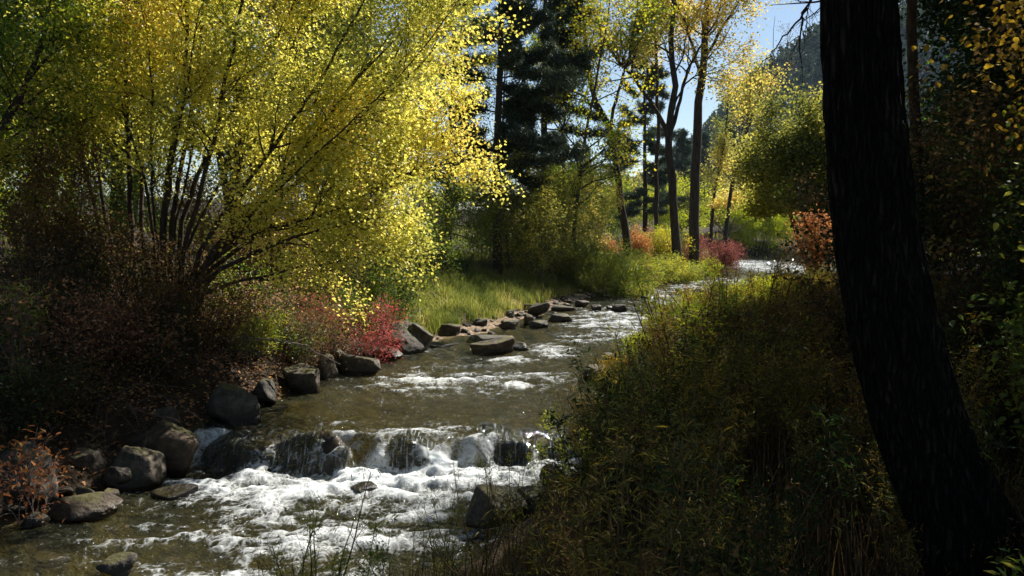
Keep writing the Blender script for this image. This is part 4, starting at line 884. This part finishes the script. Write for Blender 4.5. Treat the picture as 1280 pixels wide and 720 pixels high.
def herb(x, y, h, k, label, group=None, cat='herb', name='willow_herb'):
    b = (x, y, gz(x, y) - .03); root = empty(name, b, label, cat, group)
    for nm, me in zip(('stems', 'foliage'), PRO[k % 12]): link(nm, me, root)
    root.scale = (h * rng.uniform(.9, 1.3),) * 2 + (h,); root.rotation_euler = (0, 0, rng.uniform(0, 6.28)); return root
n = 0; tries = 0
while n < 270 and tries < 9000:
    tries += 1
    y = 3.6 + 20 * rng.uniform(0, 1) ** 1.5; d = rng.uniform(.15, 6.5); x = float(xr(y)) + d
    if abs(x) > y * .72: continue
    if y < 5.3 and .36 < x / y < .7 and rng.random() < .93: continue       # nothing tall hides the foot of the big trunk
    lim = float(zlim(np.array([x]), np.array([y]))[0]) - gz(x, y)
    if lim < .35: continue
    h = min(lim * rng.uniform(.8, 1.06), rng.uniform(.8, 1.55))
    herb(x, y, h, int(rng.integers(6, 12)) if (y > 11.5 and d < 3.4 and rng.random() < .8) or rng.random() < .1 else int(rng.integers(0, 6)), 'slender leafy herb crowded among the others on the shaded right bank', 'herbs crowding the shaded right bank'); n += 1
for k in range(84):
    px = 770 + 290 * (k + rng.uniform(0, 1)) / 84; Y = rng.uniform(14, 25); x = (px - 640) / F * Y
    if x < xr(Y) + .2: Y = 15.5; x = (px - 640) / F * Y
    h = float(zlim(np.array([x]), np.array([Y]))[0]) - gz(x, Y)
    if h > .3: herb(x, Y, min(h * rng.uniform(.95, 1.15) + .08, 1.7), [6, 9, 7, 11, 9, 8][k % 6], 'sunlit green and ochre herb on the crest of the right bank', 'herbs on the sunny crest of the right bank')
for k in range(34):
    Y = rng.uniform(7.5, 22); x = float(xr(Y)) + rng.uniform(.1, 2.2); h = float(zlim(np.array([x]), np.array([Y]))[0]) - gz(x, Y)
    if h > .3: herb(x, Y, min(h * rng.uniform(1.1, 1.35) + .1, 1.9), [8, 10, 6, 9][k % 4], 'tall loose shoot standing above the other plants of the right bank', 'tall shoots along the right water edge', 'shoot', 'willow_shoot')
# the shoots that stand up in front of the white water
for px, Y, top, k, lb in [(385, 5.0, 592, 6, 'thin dark sprig standing up before the pool, leftmost of the shoots'), (345, 4.9, 690, 0, 'tiny shoot left of the leftmost tall sprig'), (430, 5.1, 650, 7, 'low shoot between the dark sprig and the next tall one'),
                          (500, 5.4, 640, 8, 'bushy green shoot before the lower pool'), (552, 5.6, 600, 6, 'tall willow shoot before the foaming middle of the pool'), (592, 5.9, 580, 0, 'tallest willow shoot before the right cascade boulder'),
                          (640, 6.6, 560, 8, 'green tipped willow shoot before the dark blue water'), (690, 8.0, 540, 10, 'bright tipped shoot above the dark wet rock'), (735, 9.6, 480, 9, 'golden shoot leaning over the upper run'),
                          (760, 12.2, 430, 0, 'ochre plant on the bank beside the riffle'), (620, 5.2, 660, 2, 'ochre shoot in front of the brown shaded boulder'), (560, 5.0, 680, 0, 'dim shoot at the bottom of the photo left of the shaded boulder')]:
    x = (px - 640) / F * Y; z = at(px, top, Y)[2]; herb(x, Y, max(.3, z - gz(x, Y)), k, lb, None, 'shoot', 'willow_shoot')

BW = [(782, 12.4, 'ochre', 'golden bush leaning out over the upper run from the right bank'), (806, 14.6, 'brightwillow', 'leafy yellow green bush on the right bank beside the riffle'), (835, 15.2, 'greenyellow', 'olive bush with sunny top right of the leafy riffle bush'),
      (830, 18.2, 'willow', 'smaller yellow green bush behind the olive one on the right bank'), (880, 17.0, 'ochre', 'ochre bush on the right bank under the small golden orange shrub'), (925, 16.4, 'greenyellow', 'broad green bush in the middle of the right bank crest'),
      (970, 17.2, 'brightwillow', 'bush on the crest under the orange shrub, sunlight put into its leaf colour'), (1015, 15.0, 'ochre', 'brownish bush on the crest close to the big trunk'), (775, 10.8, 'herb', 'dark leafy bush on the shaded slope below the golden bush'),
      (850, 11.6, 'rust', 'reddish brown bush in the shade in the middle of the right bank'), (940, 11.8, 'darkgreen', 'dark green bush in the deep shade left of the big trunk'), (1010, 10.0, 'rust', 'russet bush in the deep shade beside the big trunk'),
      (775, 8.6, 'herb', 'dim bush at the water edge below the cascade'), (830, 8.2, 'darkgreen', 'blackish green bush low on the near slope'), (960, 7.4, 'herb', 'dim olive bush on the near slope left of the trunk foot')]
for k, (px, Y, mt, lb) in enumerate(BW):  # first eight get brighter leaf colours in place of sunlit tops
    x = (px - 640) / F * Y
    while x < xr(Y) + .1: x += .1
    h = float(np.clip(zlim(np.array([x]), np.array([Y]))[0] - gz(x, Y) + .05, .5, 1.8))
    h *= 1.0 if k < 8 else .8
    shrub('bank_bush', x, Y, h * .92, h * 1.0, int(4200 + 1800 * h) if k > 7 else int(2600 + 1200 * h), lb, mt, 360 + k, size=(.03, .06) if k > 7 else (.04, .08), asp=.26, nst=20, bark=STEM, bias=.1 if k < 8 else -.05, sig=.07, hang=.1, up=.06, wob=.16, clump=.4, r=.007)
# ---------------- fallen leaves and dead twigs on the left bank
rng = np.random.default_rng(601)
y = rng.uniform(6.5, 17, 15000); x = xl(y) - rng.uniform(.05, 3.5, 15000); S = np.stack([x, y, ground(x, y) + .015], -1)
mb = MB(); leaves(rng, mb, S, 15000, (.03, .065), .015, .7, 'hex', 1.4); tag(link('leaf_litter', mb.mesh('leaf_litter', LM['litter'])), 'fallen brown leaves on the dark left bank', 'leaf litter', kind='stuff')
for px, py, Y, lb, sd in [(292, 425, 12.2, 'grey tangle of dead twigs hanging above the rounded grey boulder', 1), (262, 455, 11.9, 'bare drooping roots on the black bank left of the rounded boulder', 2), (378, 430, 13.4, 'brown dead twigs drooping between the two red shrubs', 3),
                          (150, 505, 9.9, 'dry fallen twigs on the dark bank above the slanting boulder', 4)]:
    p0 = at(px, py, Y); root = empty('dead_brush', p0, lb, 'dead twigs'); mb = MB()
    r2 = np.random.default_rng(700 + sd)
    for k in range(46):
        d = unit(np.array([r2.normal(.25, .7), r2.normal(-.5, .4), r2.normal(.0, .5)])); q = wander(r2, r2.normal(0, .25, 3) * [1.2, .5, .5], d, r2.uniform(.4, 1.1), 8, .14, -.13)
        mb.tube(q, np.linspace(r2.uniform(.003, .007), .0015, 9), 4); spawn(r2, mb, q, np.linspace(.004, .0015, 9), 0, spec(n=[2], len=[.25], rmax=[.003], rmin=.0012, seg=[4], up=[-.1], sides=[3]), [])
    link('twigs', mb.mesh('twigs', BARK, True), root)
mb = MB(); q = poly([at(262, 424, 12.6), at(330, 424, 12.4), at(380, 433, 12.4), at(425, 456, 12.6)], 16, .01, rng); mb.tube(q, np.linspace(.018, .006, 16), 6)
tag(link('fallen_branch', mb.mesh('fallen_branch', BARKG, True)), 'long bare branch reaching out over the water below the red shrubs', 'branch')

# ---------------- the hill with its wood
m, nt, out = newmat('hill_scrub'); L = nt.links.new
g = N(nt, 'NewGeometry'); n1 = N(nt, 'TexNoise', Scale=.06, Detail=8.0, Roughness=.7); L(g.outputs['Position'], n1.inputs['Vector'])
rp = ramp(nt, [(.3, (.045, .06, .06)), (.55, (.09, .095, .09)), (.75, (.15, .14, .12))]); L(n1.outputs['Fac'], rp.inputs[0])
p = N(nt, 'BsdfPrincipled', Roughness=.95); L(rp.outputs[0], p.inputs['Base Color']); L(p.outputs[0], out.inputs[0])
hx = np.linspace(-220, 330, 130); hy = np.linspace(170, 470, 80); HX, HY = np.meshgrid(hx, hy)
def hillz(x, y):
    x = np.asarray(x, float); y = np.asarray(y, float)
    k = x / y
    P = np.stack([x * .012, y * .012, 0 * x], -1).reshape(-1, 3); nz = (fbm(P, 5, 77) - .5).reshape(x.shape)
    crest = np.interp(k, [-.3, .05, .14, .2, .26, .33, .4, .5, .8], [.03, .045, .07, .105, .165, .225, .27, .28, .28]) * 380
    return crest * sstep(175, 400, y) * (1 - .25 * sstep(420, 760, y)) + nz * 22 * sstep(180, 260, y) - 2
HZ = hillz(HX, HY); mb = MB(); grid_mesh(mb, HX, HY, HZ); tag(link('hill', mb.mesh('hill', m, True)), kind='structure')
rng = np.random.default_rng(801); n = 5200
y = rng.uniform(190, 420, n); x = y * rng.uniform(.0, .62, n); z = hillz(x, y); mb = MB()
for k in range(3):
    pass
h = rng.uniform(4, 9, n); S = []
per = 34
t_ = rng.uniform(0, 1, (n, per)); a = rng.uniform(0, 6.283, (n, per)); rr_ = (1 - t_) ** .8 * h[:, None] * .24 * rng.uniform(.3, 1, (n, per))
S = np.stack([x[:, None] + np.cos(a) * rr_, y[:, None] + np.sin(a) * rr_, z[:, None] + h[:, None] * (.05 + .95 * t_)], -1).reshape(-1, 3)
leaves(rng, mb, S, len(S), (.9, 1.7), .05, .7, 'quad', .2, 0, .6, .02, 9)
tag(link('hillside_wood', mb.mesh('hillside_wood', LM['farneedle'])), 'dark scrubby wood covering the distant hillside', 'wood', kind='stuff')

# ------------------------------------------------------------------ the air
m, nt, out = newmat('haze_air'); pv = nt.nodes.new('ShaderNodeVolumePrincipled'); pv.inputs['Density'].default_value = .00012; pv.inputs['Color'].default_value = (.6, .78, 1, 1)
nt.links.new(pv.outputs[0], out.inputs['Volume'])
x0, x1, y0, y1, z0, z1 = -420, 520, -120, 620, -12, 150
v = [(x, y, z) for z in (z0, z1) for (x, y) in ((x0, y0), (x1, y0), (x1, y1), (x0, y1))]
mb = MB(); mb.add(v, [0, 3, 2, 1, 4, 5, 6, 7, 0, 1, 5, 4, 1, 2, 6, 5, 2, 3, 7, 6, 3, 0, 4, 7], [4] * 6)
tag(link('haze', mb.mesh('haze', m)), 'thin blue air fading the distant hillside', 'haze', kind='stuff')
# ------------------------------------------------------------------ sun, sky, camera
SUN_AZ, SUN_EL = R(40), R(42)              # azimuth measured to the right of the view direction (+Y)
ld = bpy.data.lights.new('sun', 'SUN'); ld.energy = 5.0; ld.angle = R(.53); ld.color = (1, .95, .86)
so = bpy.data.objects.new('sun', ld); C.objects.link(so)
sd = np.array([math.sin(SUN_AZ) * math.cos(SUN_EL), math.cos(SUN_AZ) * math.cos(SUN_EL), math.sin(SUN_EL)])
from mathutils import Vector
so.rotation_euler = Vector(sd).to_track_quat('Z', 'Y').to_euler(); so.location = sd * 60
w = bpy.data.worlds.new('World'); scene.world = w; w.use_nodes = True; nt = w.node_tree
sky = nt.nodes.new('ShaderNodeTexSky'); sky.sky_type = 'NISHITA'; sky.sun_disc = False; sky.sun_elevation = SUN_EL; sky.sun_rotation = SUN_AZ
sky.altitude = 300; sky.dust_density = .2; sky.ozone_density = .3
bg = nt.nodes['Background']; bg.inputs['Strength'].default_value = .055; nt.links.new(sky.outputs[0], bg.inputs['Color'])
cd = bpy.data.cameras.new('camera'); cd.sensor_width = 36; cd.lens = 28.0125; cd.clip_end = 3000; cd.clip_start = .05
co = bpy.data.objects.new('camera', cd); C.objects.link(co); co.location = CAM; co.rotation_euler = (R(90) - PITCH, 0, 0); scene.camera = co
vs = scene.view_settings; vs.view_transform = 'Standard'; vs.look = 'None'; vs.gamma = 1; vs.exposure = 1.1; vs.use_curve_mapping = False
cy = scene.cycles; cy.max_bounces = 7; cy.diffuse_bounces = 4; cy.glossy_bounces = 3; cy.transmission_bounces = 4; cy.transparent_max_bounces = 12
cy.caustics_reflective = False; cy.caustics_refractive = False; cy.use_denoising = True; cy.sample_clamp_indirect = 4
